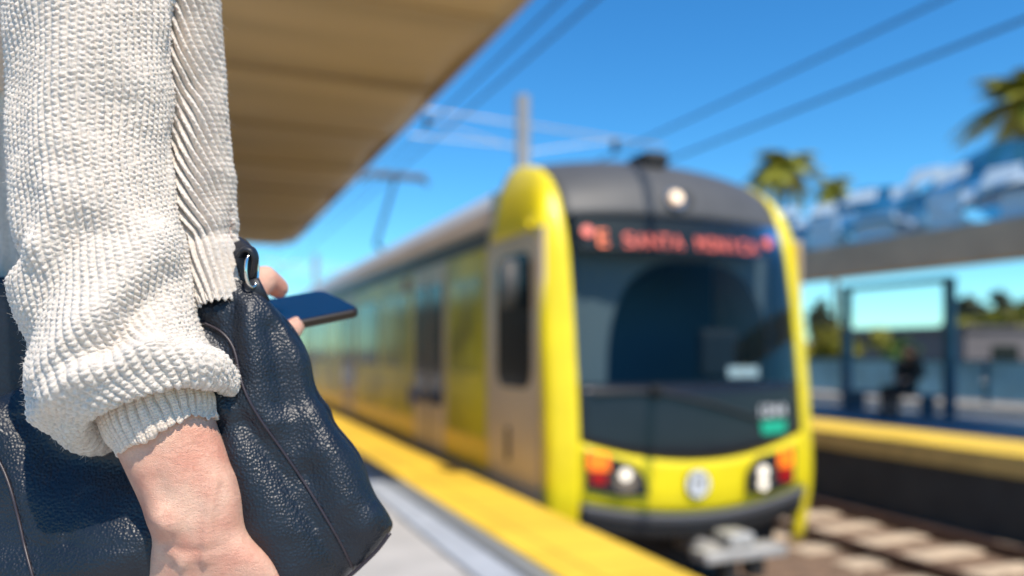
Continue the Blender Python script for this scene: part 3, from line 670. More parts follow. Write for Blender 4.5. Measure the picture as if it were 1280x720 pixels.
MB().box(q[0] - 5.2, q[0] + 26.2, q[1] - 3.2, q[1] + 8.2, 2.252, 2.45).build('roof', M['greywall'], bl)
for k in range(6): MB().box(q[0] - 3 + k * 4.6, q[0] - .8 + k * 4.6, q[1] - 3.03, q[1] - 3.003, .2, 1.4).build('window', M['darkglass'], bl)
# dry hill
G = []
for i, t in enumerate(np.linspace(0, 1, 40)):
    px = 930 + t * 620; D = 150
    top = 434 - 8 * math.sin(t * 3.3 + .4) - 3 * math.sin(t * 17)
    G.append([P(px, 470, 120) * [1, 1, 0] + [0, 0, -1.3], P(px, (top + 450) / 2, 140), P(px, top, 160), P(px, top + 6, 230) * [1, 1, 0] + [0, 0, -1.3]])
struct('hills', MB().grid(np.array(G)), M['drygrass'], smooth=True)
def palm(px, py, D, r, lb, nf=46, lean=.2):
    top = P(px, py, D); t = thing('palm_tree', (top[0], top[1], -1.25), lb, 'palm tree', 'palm trees beyond the far canopy')
    MB().tube([(top[0] + lean, top[1], -1.25), (top[0] + lean * .7, top[1], top[2] * .5), tuple(top)], [.25, .19, .16], 10).build('trunk', M['bark'], t, smooth=True)
    V = []; Fc = []
    for i in range(nf):
        a = 2 * math.pi * i / nf * 2.618 + rng.uniform(-.2, .2); e = rng.uniform(-.5, 1.25); L_ = r * rng.uniform(.8, 1.1)
        dirh = np.array([math.cos(a), math.sin(a), 0]); pts = []
        for q_ in np.linspace(0, 1, 9):
            pts.append(top + dirh * L_ * q_ * math.cos(e * (1 - .3 * q_)) + np.array([0, 0, L_ * (q_ * math.sin(e) - .55 * q_ ** 2)]))
        side_ = np.cross(dirh, [0, 0, 1])
        for j in range(1, 9):
            for sg in (-1, 1):
                for h_ in (0, .5):
                    p = pts[j-1] * (1 - h_) + pts[j] * h_; ln = L_ * .34 * math.sin(math.pi * (.15 + .8 * (j / 9)))
                    tip = p + side_ * sg * ln + (pts[j] - pts[j-1]) * 1.0 - np.array([0, 0, ln * .35]); wv = (pts[j] - pts[j-1]) * .34
                    k = len(V); V += [p - wv, p + wv, tip]; Fc.append((k, k+1, k+2))
    put(mesh_obj('crown', V, Fc, M['palm']), t)
palm(1284, 122, 20, 1.55, 'large sunlit palm crown at the upper right corner of the photo', nf=30, lean=3.2)
palm(980, 206, 46, 2.2, 'small palm with bushy crown above the right end of the train roof')
palm(1043, 232, 62, 1.7, 'smallest distant palm just left of the wavy blue canopy')

# ================================================================== the woman
woman = thing('person', Q(-.42, 0, .74), 'woman in chunky cream knit sweater with handbag and phone on the near platform', 'person')

def cat_interp(tab, n):
    """Catmull-Rom through rows of tab, n samples evenly in row parameter weighted by chord"""
    tab = np.array(tab, float); m = len(tab)
    Pp = np.vstack([2*tab[0]-tab[1], tab, 2*tab[-1]-tab[-2]])
    dens = np.concatenate([np.linspace(i, i+1, 41)[:-1] for i in range(m-1)] + [[m-1]])
    out = []
    for t in dens:
        i = min(int(t), m-2); f = t - i; p0, p1, p2, p3 = Pp[i], Pp[i+1], Pp[i+2], Pp[i+3]
        out.append(.5*((2*p1)+(-p0+p2)*f+(2*p0-5*p1+4*p2-p3)*f*f+(-p0+3*p1-3*p2+p3)*f**3))
    return np.array(out)
def resample(tab, n, key):
    d = np.concatenate([[0], np.cumsum(np.linalg.norm(np.diff(tab[:, key], axis=0), axis=1))]); t = np.linspace(0, d[-1], n)
    return np.array([np.interp(t, d, tab[:, k]) for k in range(tab.shape[1])]).T

def tube_surface(sections, nv, nu, ridges=(), expo=1.0):
    """sections rows: Lx,Ly,Rx,Ry,D,depth_radius(m),front_lift(px).  Returns points (nv,nu,3), theta, arc length (m), pixel coords"""
    tab = cat_interp(sections, 0); tab = resample(tab, nv, [0, 1, 2, 3])
    th = np.linspace(0, 2*np.pi, nu, endpoint=False)
    Lx, Ly, Rx, Ry, D, dr, lift = tab.T
    cxp, cyp = (Lx+Rx)/2, (Ly+Ry)/2; ax, ay = (Rx-Lx)/2, (Ry-Ly)/2
    ax0 = np.hypot(ax, ay); k_ = (cxp-640)*dr/D; sc_ = np.sqrt(np.maximum(ax0**2-k_**2, (.35*ax0)**2))/ax0; ax = ax*sc_; ay = ay*sc_   # perspective widens a deep section
    co, si = np.cos(th), np.sin(th)
    if expo != 1.0: co = np.sign(co)*np.abs(co)**expo; si = np.sign(si)*np.abs(si)**expo
    px = cxp[:, None] + ax[:, None]*co; py = cyp[:, None] + ay[:, None]*co - lift[:, None]*si
    DD = D[:, None] - dr[:, None]*si
    pts = CAM + RT*((px-640)/F*D[:, None])[..., None] + FW*DD[..., None] + UP*((HZ-py)/F*D[:, None])[..., None]
    front = np.clip(si, 0, 1)[None, :]*np.ones((nv, 1))
    mid = pts[:, nu//4]
    arc = np.concatenate([[0], np.cumsum(np.linalg.norm(np.diff(tab[:, :4].reshape(nv, 2, 2).mean(1), axis=0), axis=1)*D[1:]/F*1.05)])
    return pts, th, arc, px, py, front
def normals(pts):
    du = np.roll(pts, -1, 1) - np.roll(pts, 1, 1); dv = np.gradient(pts, axis=0)
    n = np.cross(du, dv); n /= np.linalg.norm(n, axis=2)[..., None] + 1e-12
    c = pts.mean(1, keepdims=True)
    if ((pts - c)*n).sum() < 0: n = -n
    return n
def seg_ridge(px, py, pl, width):
    """gaussian of the distance to a polyline, in pixels"""
    best = np.full(px.shape, 1e9)
    for (x0, y0), (x1, y1) in zip(pl[:-1], pl[1:]):
        dx, dy = x1-x0, y1-y0; t = np.clip(((px-x0)*dx+(py-y0)*dy)/(dx*dx+dy*dy), 0, 1)
        best = np.minimum(best, (px-x0-t*dx)**2+(py-y0-t*dy)**2)
    return np.exp(-best/(2*width*width))
def smooth_noise(shape, cell, seed):
    r = np.random.default_rng(seed); a, b = shape; ga, gb = int(a/cell[0])+3, int(b/cell[1])+3
    g = r.normal(size=(ga, gb)); ia = np.arange(a)/cell[0]; ib = np.arange(b)/cell[1]
    i0, j0 = ia.astype(int), ib.astype(int); fa, fb = ia-i0, ib-j0; fa = fa*fa*(3-2*fa); fb = fb*fb*(3-2*fb); FA, FB = fa[:, None], fb[None, :]
    return g[i0][:, j0]*(1-FA)*(1-FB)+g[i0+1][:, j0]*FA*(1-FB)+g[i0][:, j0+1]*(1-FA)*FB+g[i0+1][:, j0+1]*FA*FB
def quads(nv, nu):
    i = np.arange(nv-1)[:, None]; j = np.arange(nu)[None, :]
    a = i*nu+j; b = i*nu+(j+1) % nu
    return np.stack([a, b, b+nu, a+nu], -1).reshape(-1, 4)
def hash2(i, j, s=0): 
    v = np.sin(i*127.1+j*311.7+s*74.7)*43758.5453; return v-np.floor(v)

def fibres(pts, nrm, count, lmin, lmax, rad, seed):
    r = np.random.default_rng(seed); P0 = pts.reshape(-1, 3); N0 = nrm.reshape(-1, 3)
    idx = r.integers(len(P0), size=count); p = P0[idx]; n = N0[idx]
    rnd = r.normal(size=(count, 3)); d = n*.7 + rnd*.75; d /= np.linalg.norm(d, axis=1)[:, None]
    L = (lmin+(lmax-lmin)*r.random(count)**3)[:, None]; bend = r.normal(size=(count, 3))*.8
    sd = np.cross(d, r.normal(size=(count, 3))); sd /= np.linalg.norm(sd, axis=1)[:, None]; s2 = np.cross(d, sd)
    V = []
    for k, t in enumerate((0, .35, .7, 1.0)):
        q = p - n*.0004 + d*L*t + bend*L*t*t*.6; rr = rad*(1-.6*t)
        for a in range(3): V.append(q + rr*(sd*math.cos(a*2.094)+s2*math.sin(a*2.094)))
    V = np.stack(V, 1)                       # count,12,3
    f = []
    for k in range(3):
        for a in range(3): f.append([k*3+a, k*3+(a+1) % 3, (k+1)*3+(a+1) % 3, (k+1)*3+a])
    f = np.array(f)[None]+(np.arange(count)*12)[:, None, None]
    return V.reshape(-1, 3), f.reshape(-1, 4)

def knit_obj(name, pts, quad, mat, parent, fib=None):
    V = pts.reshape(-1, 3); Qd = quad
    if fib is not None: Qd = np.vstack([Qd, fib[1]+len(V)]); V = np.vstack([V, fib[0]])
    o = mesh_obj(name, V, None, mat, None, True, fast=Qd); put(o, parent); return o

# ---- torso of the sweater (outside the frame except for a sliver at the left edge)
TU, TW = -.475, .85
def ring(Z, a, b, n=64, u0=TU, w0=TW): return np.array([Q(u0 + a*math.cos(t), Z, w0 + b*math.sin(t)) for t in np.linspace(0, 2*math.pi, n, endpoint=False)])
tor = [(1.04, .125, .155), (1.06, .132, .160), (1.12, .130, .158), (1.22, .125, .155), (1.32, .125, .165), (1.42, .118, .175), (1.48, .10, .165), (1.515, .08, .12), (1.535, .065, .075), (1.57, .06, .065), (1.585, .056, .06)]
tt = cat_interp(tor, 0); tt = resample(tt, 180, [0]); n_u = 360
pts = np.array([ring(z, a, b, n_u) for z, a, b in tt]); nr = normals(pts)
thv = np.linspace(0, 2*np.pi, n_u, endpoint=False)[None, :]
h = .0018*np.abs(np.cos(thv*36))*np.ones((180, 1))
sweater = knit_obj('sweater', pts + nr*h[..., None], quads(180, n_u), M['wool'], woman)

# ---- near sleeve
sec = [(85, -128, 140, -128, .595, .012, 0), (45, -122, 178, -120, .590, .032, 0), (10, -100, 208, -98, .580, .049, 0), (-4, -60, 218, -60, .57, .055, 0), (0, 0, 215.5, 0, .57, .053, 0), (5, 100, 214.5, 100, .57, .052, 0), (9, 200, 214.5, 195, .57, .052, 2), (16, 290, 225, 270, .57, .053, 5),
       (21, 375, 238, 335, .57, .055, 10), (27, 445, 248, 395, .568, .057, 16), (38, 505, 268, 432, .566, .058, 23), (54, 545, 286, 446, .565, .058, 27), (74, 564, 297, 458, .565, .056, 29), (92, 567, 299, 472, .565, .053, 29),
       (106, 561, 296, 484, .565, .049, 29), (114, 548, 285, 489, .565, .044, 29), (118, 530, 270, 482, .565, .038, 29), (118, 505, 255, 466, .565, .034, 28), (112, 470, 245, 440, .565, .032, 26)]
sec = [(a+5, b_, c_+6, d_, *r_) if i < 10 else (a+4, b_, c_+3, d_, *r_) for i, (a, b_, c_, d_, *r_) in enumerate(sec)]
NV, NU, K = 760, 66*8, 66
pts, th, arc, px, py, fr = tube_surface(sec, NV, NU)
nr = normals(pts)
d = np.zeros((NV, NU))
for pl, wd, am in (([(22, 372), (60, 350), (95, 318)], 11, .004), ([(18, 335), (70, 330)], 13, -.004), ([(105, 470), (160, 410), (205, 350), (222, 300)], 16, .0045), ([(185, 440), (205, 395), (232, 350)], 12, -.006),
                   ([(120, 190), (135, 100), (130, 0)], 22, .003), ([(118, 250), (105, 330)], 14, .003), ([(185, 150), (190, 240), (180, 300)], 14, -.003), ([(60, 430), (110, 370), (150, 300)], 14, -.003),
                   ([(70, 520), (140, 470), (215, 440), (285, 450)], 12, .006), ([(95, 490), (150, 452), (200, 425)], 10, -.0035), ([(60, 90), (70, 200)], 16, -.002), ([(212, 40), (205, 160)], 10, .002)):
    d += 1.5*am*seg_ridge(px, py, pl, wd)*fr**.5
d += .0016*smooth_noise((NV, NU), (46, 40), 5)
pts = pts + nr*d[..., None]; nr = normals(pts)
drift = .35*smooth_noise((NV, NU), (60, 60), 9)
phi = (th/(2*np.pi)*K)[None, :] + drift; row = (arc/.0041)[:, None] + .12*smooth_noise((NV, NU), (30, 18), 3)
ci = np.floor(phi); x = phi-ci-.5
row = row + .5*(ci % 2)
x = x + .05*(hash2(ci, np.floor(row), 8)-.5); sv = row + .30*np.abs(x)*2 + .14*(hash2(ci, np.floor(row*.5), 11)-.5); ri = np.floor(sv); yv = sv-ri-.5
amp = .75+.5*hash2(ci, ri)
hk = (np.clip(np.cos(np.pi*x), 0, 1)**.9)*(.42+.58*np.clip(np.cos(np.pi*yv), 0, 1)**.8*amp)
fz = smooth_noise((NV, NU), (2.6, 2.6), 77)
pts = pts + nr*(.0023*hk + .00022*fz - .0012)[..., None]
pts += rng.normal(0, .00014, pts.shape)
nk = normals(pts)
fb = fibres(pts[100:], nk[100:], 30000, .0007, .0042, .00013, 1)
ft = fibres(pts[100:], nk[100:], 700, .0018, .0045, .00036, 6); fb = (np.vstack([fb[0], ft[0]]), np.vstack([fb[1], ft[1]+len(fb[0])]))
sleeve = knit_obj('sleeve', pts, quads(NV, NU), M['wool'], sweater, fb)

for sg, st in ((-1, [Q(TU + .01, 1.485, TW - .06), Q(TU + .02, 1.475, TW - .15), P(100, -150, .60), P(112, -70, .575)]), (1, [Q(TU + .01, 1.485, TW + .06), Q(TU + .02, 1.475, TW + .15), Q(-.38, 1.51, .78), P(226, -105, .64)])):
    MB().tube(cat_interp(st, 0), .064 if sg < 0 else [.062]*81 + [.062 - .030*i/40 for i in range(40)], 24).build('shoulder', M['wool'], sweater, smooth=True)
# ---- near ribbed cuff
sec = [(112, 478, 248, 446, .565, .033, 14), (116, 500, 254, 462, .565, .0335, 14), (124, 524, 261, 478, .565, .0335, 13), (136, 550, 267, 496, .565, .033, 10), (147, 568, 271, 512, .565, .0325, 7), (149, 572, 272, 516, .565, .032, 6), (151, 570, 270, 515, .565, .030, 6), (146, 556, 264, 503, .565, .0285, 8)]
NV2, NU2 = 170, 36*18
pts, th, arc, px, py, fr = tube_surface(sec, NV2, NU2); nr = normals(pts)
phi = (th/(2*np.pi)*36)[None, :] + .15*smooth_noise((NV2, NU2), (40, 60), 21)
x = phi-np.floor(phi)-.5; h = 1-np.exp(-((.5-np.abs(x))/.16)**2)
fine = np.abs(np.sin(np.pi*phi*3)); rw = np.cos(2*np.pi*((arc/.0021)[:, None]+.35*np.abs(np.sin(np.pi*phi*3))))
edge = np.clip((arc/arc[-1]-.62)/.14, 0, 1)[:, None]
pts = pts + nr*(.0026*h*(1-.6*edge)+.00045*fine+.00022*rw+.0010*smooth_noise((NV2, NU2), (60, 50), 23))[..., None]
edge = np.clip((arc/arc[-1]-.70)/.1, 0, 1)[:, None]
pts[:, :, 2] += .0011*edge*smooth_noise((NV2, NU2), (400, 9), 25)+.0010*edge*smooth_noise((NV2, NU2), (400, 34), 26)
knit_obj('cuff', pts, quads(NV2, NU2), M['wool_cuff'], sweater, fibres(pts, normals(pts), 900, .0006, .0025, .00010, 2))

# ---- far sleeve with slanting ribs, then its long ribbed cuff
sec = [(216, -150, 240, -150, .640, .006, 0), (200, -138, 260, -138, .632, .024, 0), (190, -110, 272, -110, .625, .034, 0), (188, -90, 273, -90, .622, .036, 0), (188, 0, 277, 0, .620, .036, 0), (190, 100, 284, 100, .618, .035, 0), (196, 190, 289, 190, .615, .034, 2), (206, 250, 293, 245, .612, .033, 4), (214, 296, 297, 282, .610, .032, 6), (220, 312, 300, 298, .609, .031, 6),
       (226, 340, 304, 322, .608, .031, 7), (235, 375, 309, 352, .607, .0305, 8), (243, 399, 312, 374, .606, .030, 8), (246, 401, 311, 377, .606, .028, 8), (242, 390, 306, 368, .606, .026, 8)]
NV3, NU3, K3 = 560, 24*14, 24
pts, th, arc, px, py, fr = tube_surface(sec, NV3, NU3); nr = normals(pts)
d = .0014*smooth_noise((NV3, NU3), (50, 40), 31)
for pl, wd, am in (([(222, 230), (240, 190), (255, 120)], 9, -.004), ([(225, 300), (262, 302), (298, 290)], 6, -.0022), ([(250, 260), (280, 220)], 9, .002)): d += am*seg_ridge(px, py, pl, wd)
pts = pts + nr*d[..., None]; nr = normals(pts)
tcuff = np.interp(np.arange(NV3), [0, NV3-1], [0, 1]); midy = py[:, NU3//4]
wc = np.clip((midy-292)/14, 0, 1)[:, None]; wc[np.argmax(midy > 320):] = 1
spin = np.cumsum(np.concatenate([[0], np.diff(arc)])*(70*(1-wc[:, 0])+16*wc[:, 0]))
phi = (th/(2*np.pi)*K3)[None, :] + spin[:, None] + .25*smooth_noise((NV3, NU3), (60, 50), 33)
ci = np.floor(phi); x = phi-ci-.5; colp = np.clip(np.cos(np.pi*x), 0, 1)**1.25
row = (arc/.0040)[:, None]+.3*np.abs(x)*2+.5*(ci % 2); ri = np.floor(row); yv = row-ri-.5
chain = np.clip(np.cos(np.pi*yv), 0, 1)**.8*(.7+.6*hash2(ci, ri, 5))
hk = (1-wc)*colp*(.88+.12*chain) + wc*colp*(.90+.10*chain)
pts = pts + nr*((.0068-.0030*wc)*hk - .0052 + .0024*wc)[..., None]; pts += rng.normal(0, .00010, pts.shape)
knit_obj('sleeve', pts, quads(NV3, NU3), M['wool'], sweater, fibres(pts[80:], normals(pts)[80:], 4200, .0010, .0050, .00011, 4))

# ---- body: one continuous skin
b = MB()
def q3(px_, py_, D_): return P(px_, py_, D_)
# trunk, hips, legs
b.tube([Q(TU, .82, TW), Q(TU, .95, TW), Q(TU, 1.10, TW), Q(TU, 1.28, TW), Q(TU, 1.40, TW), Q(TU, 1.48, TW)], [.13, .135, .105, .12, .12, .085], 16)
for sg in (-1, 1):
    b.tube([Q(TU, .92, TW + sg*.085), Q(TU + .01, .50, TW + sg*.09), Q(TU - .02, .28, TW + sg*.09), Q(TU - .03, .08, TW + sg*.09)], [.085, .055, .052, .036], 14)
    b.tube([Q(TU - .06, .035, TW + sg*.09), Q(TU + .05, .035, TW + sg*.10), Q(TU + .15, .02, TW + sg*.10)], [.035, .036, .02], 10)
    b.tube([Q(TU, 1.47, TW), Q(TU, 1.475, TW + sg*.15)], [.06, .05], 12)
b.tube([Q(TU, 1.45, TW), Q(TU + .01, 1.58, TW), Q(TU + .015, 1.64, TW)], [.055, .05, .05], 14)
b.ball(Q(TU + .02, 1.705, TW), .09, 20, (.98, .86, 1.24)); b.ball(Q(TU + .05, 1.655, TW), .055, 14, (1, .9, .9))
hd = Q(TU + .02, 1.705, TW)
b.tube([hd + RT*.085 + UP*.015, hd + RT*.108 - UP*.02, hd + RT*.09 - UP*.028], [.008, .013, .009], 8)
for sg in (-1, 1): b.ball(hd + FW*sg*.078 - UP*.005, .02, 8, (.8, .5, 1.4)); b.ball(hd + RT*.078 + FW*sg*.032 + UP*.012, .013, 8)
b.tube([hd + RT*.086 - UP*.052 + FW*.022, hd + RT*.092 - UP*.052, hd + RT*.086 - UP*.052 - FW*.022], .007, 6)
# near (right) arm
sh_r = Q(TU + .02, 1.475, TW - .15)
b.tube([sh_r, q3(106, -120, .60), q3(112, 0, .575), q3(125, 200, .572), q3(160, 390, .568), q3(184, 480, .565)], [.045, .036, .030, .028, .026, .026], 16)
arm = [(118, 470, 246, 430, .565, .029, 0), (132, 530, 256, 484, .565, .0285, 0), (147, 565, 270, 526, .565, .0275, 0), (163, 598, 286, 572, .565, .0265, 0), (180, 634, 301, 618, .566, .025, 0), (190, 660, 305, 650, .567, .0235, 0), (191, 680, 314, 672, .568, .022, 0),
       (184, 708, 342, 704, .571, .0182, 0), (176, 750, 358, 742, .577, .0168, 0), (176, 800, 358, 792, .584, .0158, 0), (186, 850, 348, 842, .590, .0145, 0), (200, 872, 330, 868, .592, .010, 0)]
ap, _, _, _, _, _ = tube_surface(arm, 90, 40, expo=.92); b.grid(ap, closed=True)
i0 = len(b.v); b.add(list(ap[-1]), [tuple(range(40))]); b.add(list(ap[0]), [tuple(range(40))[::-1]])
def finger(pts_, r_): b.tube([q3(*p) for p in pts_], r_, 12); b.ball(q3(*pts_[-1]), r_[-1]); b.ball(q3(*pts_[0]), r_[0])
finger([(208, 838, .590), (206, 905, .602), (212, 945, .622), (222, 950, .640)], [.0085, .008, .0072, .006])
finger([(242, 845, .588), (242, 925, .602), (248, 972, .626), (256, 972, .648)], [.0092, .0085, .0078, .0065])
finger([(278, 845, .588), (282, 935, .602), (286, 985, .628), (290, 982, .652)], [.0095, .009, .008, .0068])
finger([(316, 838, .590), (324, 920, .602), (326, 962, .626), (326, 962, .648)], [.0092, .0086, .0078, .0065])
finger([(312, 700, .580), (350, 760, .592), (362, 820, .612), (352, 865, .632)], [.013, .0125, .0105, .008])
# far (left) arm and the hand under the phone
sh_l = Q(TU + .02, 1.475, TW + .15)
b.tube([sh_l, Q(-.33, 1.53, .74), q3(232, -30, .622), q3(243, 200, .616), q3(258, 310, .610), q3(279, 388, .607)], [.045, .032, .024, .022, .020, .019], 14)
b.tube([q3(281, 388, .607), q3(292, 394, .630), q3(303, 400, .665), q3(315, 404, .695)], [.021, .024, .026, .020], 14, ab=(.72, 1.15))
finger([(298, 388, .650), (314, 362, .672), (332, 349, .690), (348, 360, .705)], [.014, .0135, .0125, .0095])
finger([(308, 408, .655), (338, 418, .672), (366, 412, .690), (373, 404, .712)], [.0105, .0098, .009, .0075])
finger([(310, 404, .672), (340, 413, .692), (364, 409, .710), (370, 402, .728)], [.0105, .0098, .009, .0075])
finger([(312, 400, .690), (330, 408, .712), (350, 404, .730), (352, 398, .745)], [.010, .0092, .0085, .007])
finger([(314, 398, .705), (328, 404, .728), (340, 400, .745), (342, 396, .755)], [.0085, .008, .0072, .006])
me = remeshed(b, .0024, 2)
# sculpt the wrist: ulna head, tendon and vein, crease
co = np.zeros(len(me.vertices)*3, np.float32); me.vertices.foreach_get('co', co); co = co.reshape(-1, 3).astype(float)
no = np.zeros(len(me.vertices)*3, np.float32); me.vertices.foreach_get('normal', no); no = no.reshape(-1, 3)
rel = co-CAM; Dv = rel@FW; pxv = 640+F*(rel@RT)/Dv; pyv = HZ-F*rel[:, 2]/Dv
near = (Dv < .64) & (pyv > 520) & (pxv < 380) & ((no@FW) < .25); dd = np.zeros(len(co))
for pl, wd, am in (([(206, 646), (212, 654)], 12, .0062), ([(184, 590), (196, 622), (207, 648)], 10, .0016), ([(196, 600), (206, 625)], 7, -.0020), ([(268, 600), (262, 640), (256, 700)], 4.5, .0022), ([(246, 560), (244, 640)], 8, -.0016),
                   ([(285, 600), (290, 650)], 9, .0017), ([(205, 682), (235, 690), (275, 684)], 3.5, -.0011), ([(232, 700), (225, 720)], 7, .0020), ([(215, 690), (228, 704)], 5, .0015), ([(290, 660), (282, 700)], 8, -.0012)):
    dd += am*seg_ridge(pxv, pyv, pl, wd)
co += no*(dd*near)[:, None]
me.vertices.foreach_set('co', co.astype(np.float32).ravel()); me.update()
mesh_to_obj(me, 'body', M['skin'], woman)
# trousers, shoes, hair, eyes
b = MB(); b.tube([Q(TU, .80, TW), Q(TU, .95, TW), Q(TU, 1.09, TW)], [.15, .155, .125], 20)
for sg in (-1, 1): b.tube([Q(TU, .90, TW + sg*.08), Q(TU + .01, .50, TW + sg*.09), Q(TU - .02, .10, TW + sg*.09)], [.105, .08, .075], 16)
mesh_to_obj(remeshed(b, .010), 'trousers', M['denim'], woman)
for sg in (-1, 1):
    b = MB().tube([Q(TU - .09, .05, TW + sg*.09), Q(TU + .0, .06, TW + sg*.09), Q(TU + .08, .045, TW + sg*.10), Q(TU + .17, .03, TW + sg*.105)], [.042, .052, .045, .028], 12)
    mesh_to_obj(remeshed(b, .008), 'shoe', M['shoe'], woman)
b = MB().ball(hd - RT*.012 + UP*.022, .098, 20, (1.0, .95, 1.2)); b.tube([hd - RT*.05 + UP*.03, hd - RT*.085 - UP*.08, hd - RT*.07 - UP*.17], [.085, .07, .045], 14)
me = remeshed(b, .008); 
mesh_to_obj(me, 'hair', M['hair'], woman)

# ================================================================== handbag
bag = thing('handbag', P(250, 800, .62), 'navy pebbled leather handbag with dark piping held by the woman', 'handbag')
rows = [(250, 348, 311, 350, .606, .010, 0), (238, 362, 322, 362, .606, .014, 0), (222, 376, 335, 376, .606, .018, 0), (190, 392, 351, 392, .606, .021, 0), (150, 412, 367, 412, .607, .024, 0), (96, 446, 386, 446, .608, .029, 0), (10, 492, 399, 492, .610, .034, 0),
        (-40, 510, 411, 512, .611, .036, 0), (-90, 532, 421, 532, .612, .038, 0), (-130, 570, 449, 570, .613, .042, 0), (-150, 620, 474, 620, .615, .046, 0), (-156, 646, 490, 648, .616, .048, 0), (-158, 664, 491, 662, .617, .048, 0), (-156, 690, 471, 688, .618, .048, 0), (-150, 712, 448, 712, .618, .047, 0), (-140, 740, 418, 740, .618, .045, 0), (-120, 775, 370, 775, .618, .040, 0), (-90, 800, 310, 800, .618, .028, 0), (-40, 808, 240, 808, .618, .012, 0)]
NVb, NUb = 420, 620
pts, th, arc, px, py, fr = tube_surface(rows, NVb, NUb, expo=.80); nr = normals(pts)
seam = [(252, 402), (276, 414), (291, 432), (297, 452), (301, 474), (311, 500), (328, 528), (352, 562), (378, 600), (402, 638), (424, 676), (438, 704), (446, 722)]
lseam = [(-14, 560), (2, 582), (14, 612), (24, 650), (33, 690), (44, 730)]
d = np.zeros((NVb, NUb))
for pl, wd, am in ((seam, 7, -.0030), (lseam, 7, -.0025), ([(292, 478), (306, 520), (326, 570), (350, 625), (378, 690)], 22, .0070), ([(268, 520), (280, 590), (300, 660), (330, 720)], 16, -.0050),
                   ([(322, 385), (330, 430), (338, 480), (352, 520)], 14, .0050), ([(350, 415), (362, 455), (372, 500), (392, 540)], 12, -.0040), ([(395, 520), (418, 570), (438, 615)], 18, .0050), ([(398, 590), (420, 640), (452, 668)], 14, -.0055), ([(470, 640), (455, 690)], 12, .0045),
                   ([(303, 385), (305, 420), (310, 470)], 8, -.0028), ([(60, 560), (74, 610), (110, 640), (165, 632), (200, 612)], 18, .0030), ([(-30, 690), (40, 694), (110, 698), (190, 676)], 27, .0150), ([(60, 520), (110, 560), (170, 570), (215, 560)], 26, -.0150), ([(30, 700), (110, 712), (170, 690)], 22, .0020),
                   ([(0, 520), (40, 530)], 14, .0050), ([(140, 605), (133, 650)], 4, -.0016), ([(152, 640), (138, 655)], 4, -.0014), ([(225, 660), (260, 740)], 18, .004)):
    d += am*seg_ridge(px, py, pl, wd)*fr**.35
d += .0012*smooth_noise((NVb, NUb), (30, 36), 41)
pts = pts + nr*d[..., None]
shell_o = knit_obj('bag_body', pts, quads(NVb, NUb), M['leather'], bag)
from mathutils.bvhtree import BVHTree
dpts = pts.reshape(-1, 3); bvh = BVHTree.FromPolygons([tuple(v) for v in dpts], [tuple(int(i) for i in f) for f in quads(NVb, NUb)])
def on_bag(x_, y_, lift=.0012):
    dr_ = P(x_, y_, 1.0)-CAM; dr_ /= np.linalg.norm(dr_); h_ = bvh.ray_cast(Vector(CAM), Vector(dr_))
    return None if h_[0] is None else np.array(h_[0])+np.array(h_[1] if (Vector(dr_).dot(h_[1]) < 0) else -h_[1])*lift
for sm in (seam, lseam):
    line = cat_interp([(a, c_) for a, c_ in sm], 0); line = resample(line, 90, [0, 1]); pl = [on_bag(a, c_, .0006) for a, c_ in line]; pl = [p for p in pl if p is not None]
    if len(pl) > 4:
        pl = np.array(pl); k_ = np.ones(5)/5; 
        for ax_ in range(3): pl[2:-2, ax_] = np.convolve(pl[:, ax_], k_, 'valid')
        MB().tube(pl, .0011, 8).build('piping', M['piping'], bag, smooth=True)
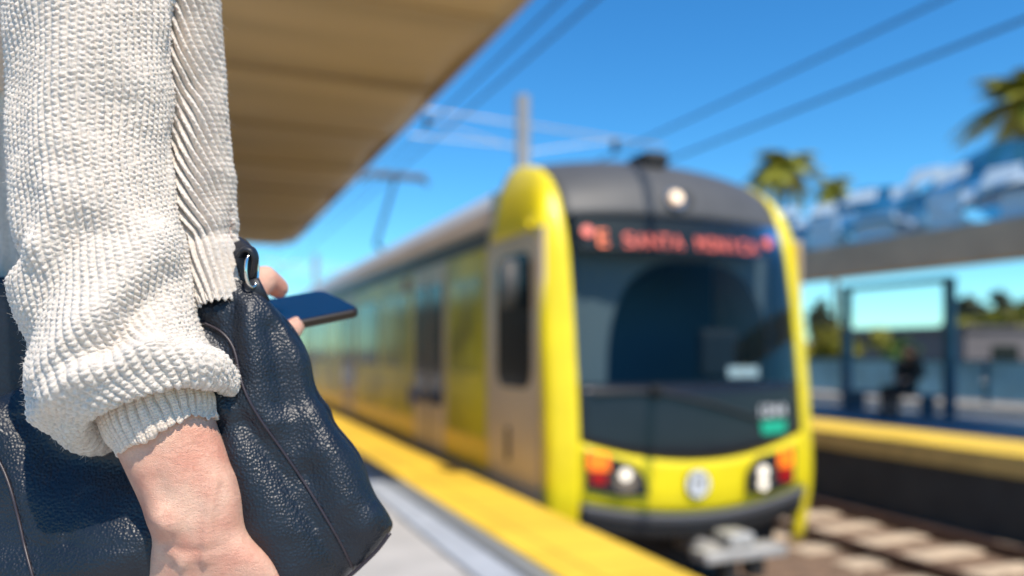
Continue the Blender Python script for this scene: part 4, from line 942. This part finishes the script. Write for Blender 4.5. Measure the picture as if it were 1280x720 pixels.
# bottom piping, back panel of the open top, handle with ring
line = resample(cat_interp([(489, 668), (474, 688), (456, 706), (438, 722), (400, 752), (340, 784)], 0), 40, [0, 1])
MB().tube([P(a - 1.5, c_ - 1.5, .600) for a, c_ in line], .0014, 8).build('piping', M['piping'], bag, smooth=True)
G = np.array([[P(x_, yy + 8*math.sin(x_/60), .668 + .012*math.sin((x_+160)/420*math.pi)) for x_ in np.linspace(-170, 262, 40)] for yy in np.linspace(346, 640, 24)])
MB().grid(G).build('back_panel', M['leather'], bag, smooth=True, solid=.004)
hp = [(303, 372, .604), (306, 350, .603), (306, 330, .602), (302, 318, .604), (292, 308, .614), (270, 300, .640), (240, 320, .662), (215, 370, .672), (205, 430, .675)]
line = resample(cat_interp(hp, 0), 60, [0, 1, 2]); lp = np.array([P(*p) for p in line])
MB().tube(lp, .0095, 12, ab=(1.0, .42), ref=tuple(RT)).build('handle', M['strap'], bag, smooth=True)
ls = resample(cat_interp([(301, 320, .594), (307, 312, .592), (315, 313, .592), (319, 322, .594), (318, 334, .597), (316, 344, .600)], 0), 30, [0, 1, 2])
MB().tube([P(*p) for p in ls], 0.0050, 10, ab=(1.3, .5), ref=tuple(FW)).build('strap_loop', M['strap'], bag, smooth=True)
a_ = np.linspace(0, 2*np.pi, 40); rc = P(315, 338, .592)
MB().tube([rc + RT*.0026*math.cos(t) + UP*.0125*math.sin(t) + FW*.006*math.cos(t) for t in a_], .0012, 8, caps=False).build('metal_ring', M['chrome'], bag, smooth=True)
MB().tube([P(313, 350, .597), P(317, 362, .598), P(324, 380, .600)], [.006, .007, .008], 10, ab=(.5, 1.1), ref=tuple(FW)).build('handle_tab', M['strap'], bag, smooth=True)

# ================================================================== phone
A = P(452, 386, .735); Bc = P(402, 361.5, .785)
ab_ = Bc-A; wv_ = ab_/np.linalg.norm(ab_)
ld = P(330, 402, .690)-A; ld = ld-wv_*(ld@wv_); lv_ = ld/np.linalg.norm(ld); nv_ = np.cross(lv_, wv_); nv_ = nv_ if nv_[2] > 0 else -nv_
Wd, Ln = .071, .146
ph = thing('smartphone', A + lv_*.07 + wv_*.035, 'black smartphone with dark blue sky reflection painted into its screen held over the handbag', 'phone')
def slab(inset, z0, z1, r, name, mat):
    pl_ = []
    for cx_, cy_, a0 in ((Ln-inset-r, Wd-inset-r, 0), (inset+r, Wd-inset-r, 90), (inset+r, inset+r, 180), (Ln-inset-r, inset+r, 270)):
        for k_ in range(7): a = R(a0+15*k_); pl_.append(A + lv_*(cx_+r*math.cos(a)) + wv_*(cy_+r*math.sin(a)) + nv_*z0)
    return MB().prism(pl_, nv_*(z1-z0)).build(name, mat, ph)
slab(0, -.008, 0, .009, 'case', M['phone_body']).modifiers.new('b', 'BEVEL').width = .0015
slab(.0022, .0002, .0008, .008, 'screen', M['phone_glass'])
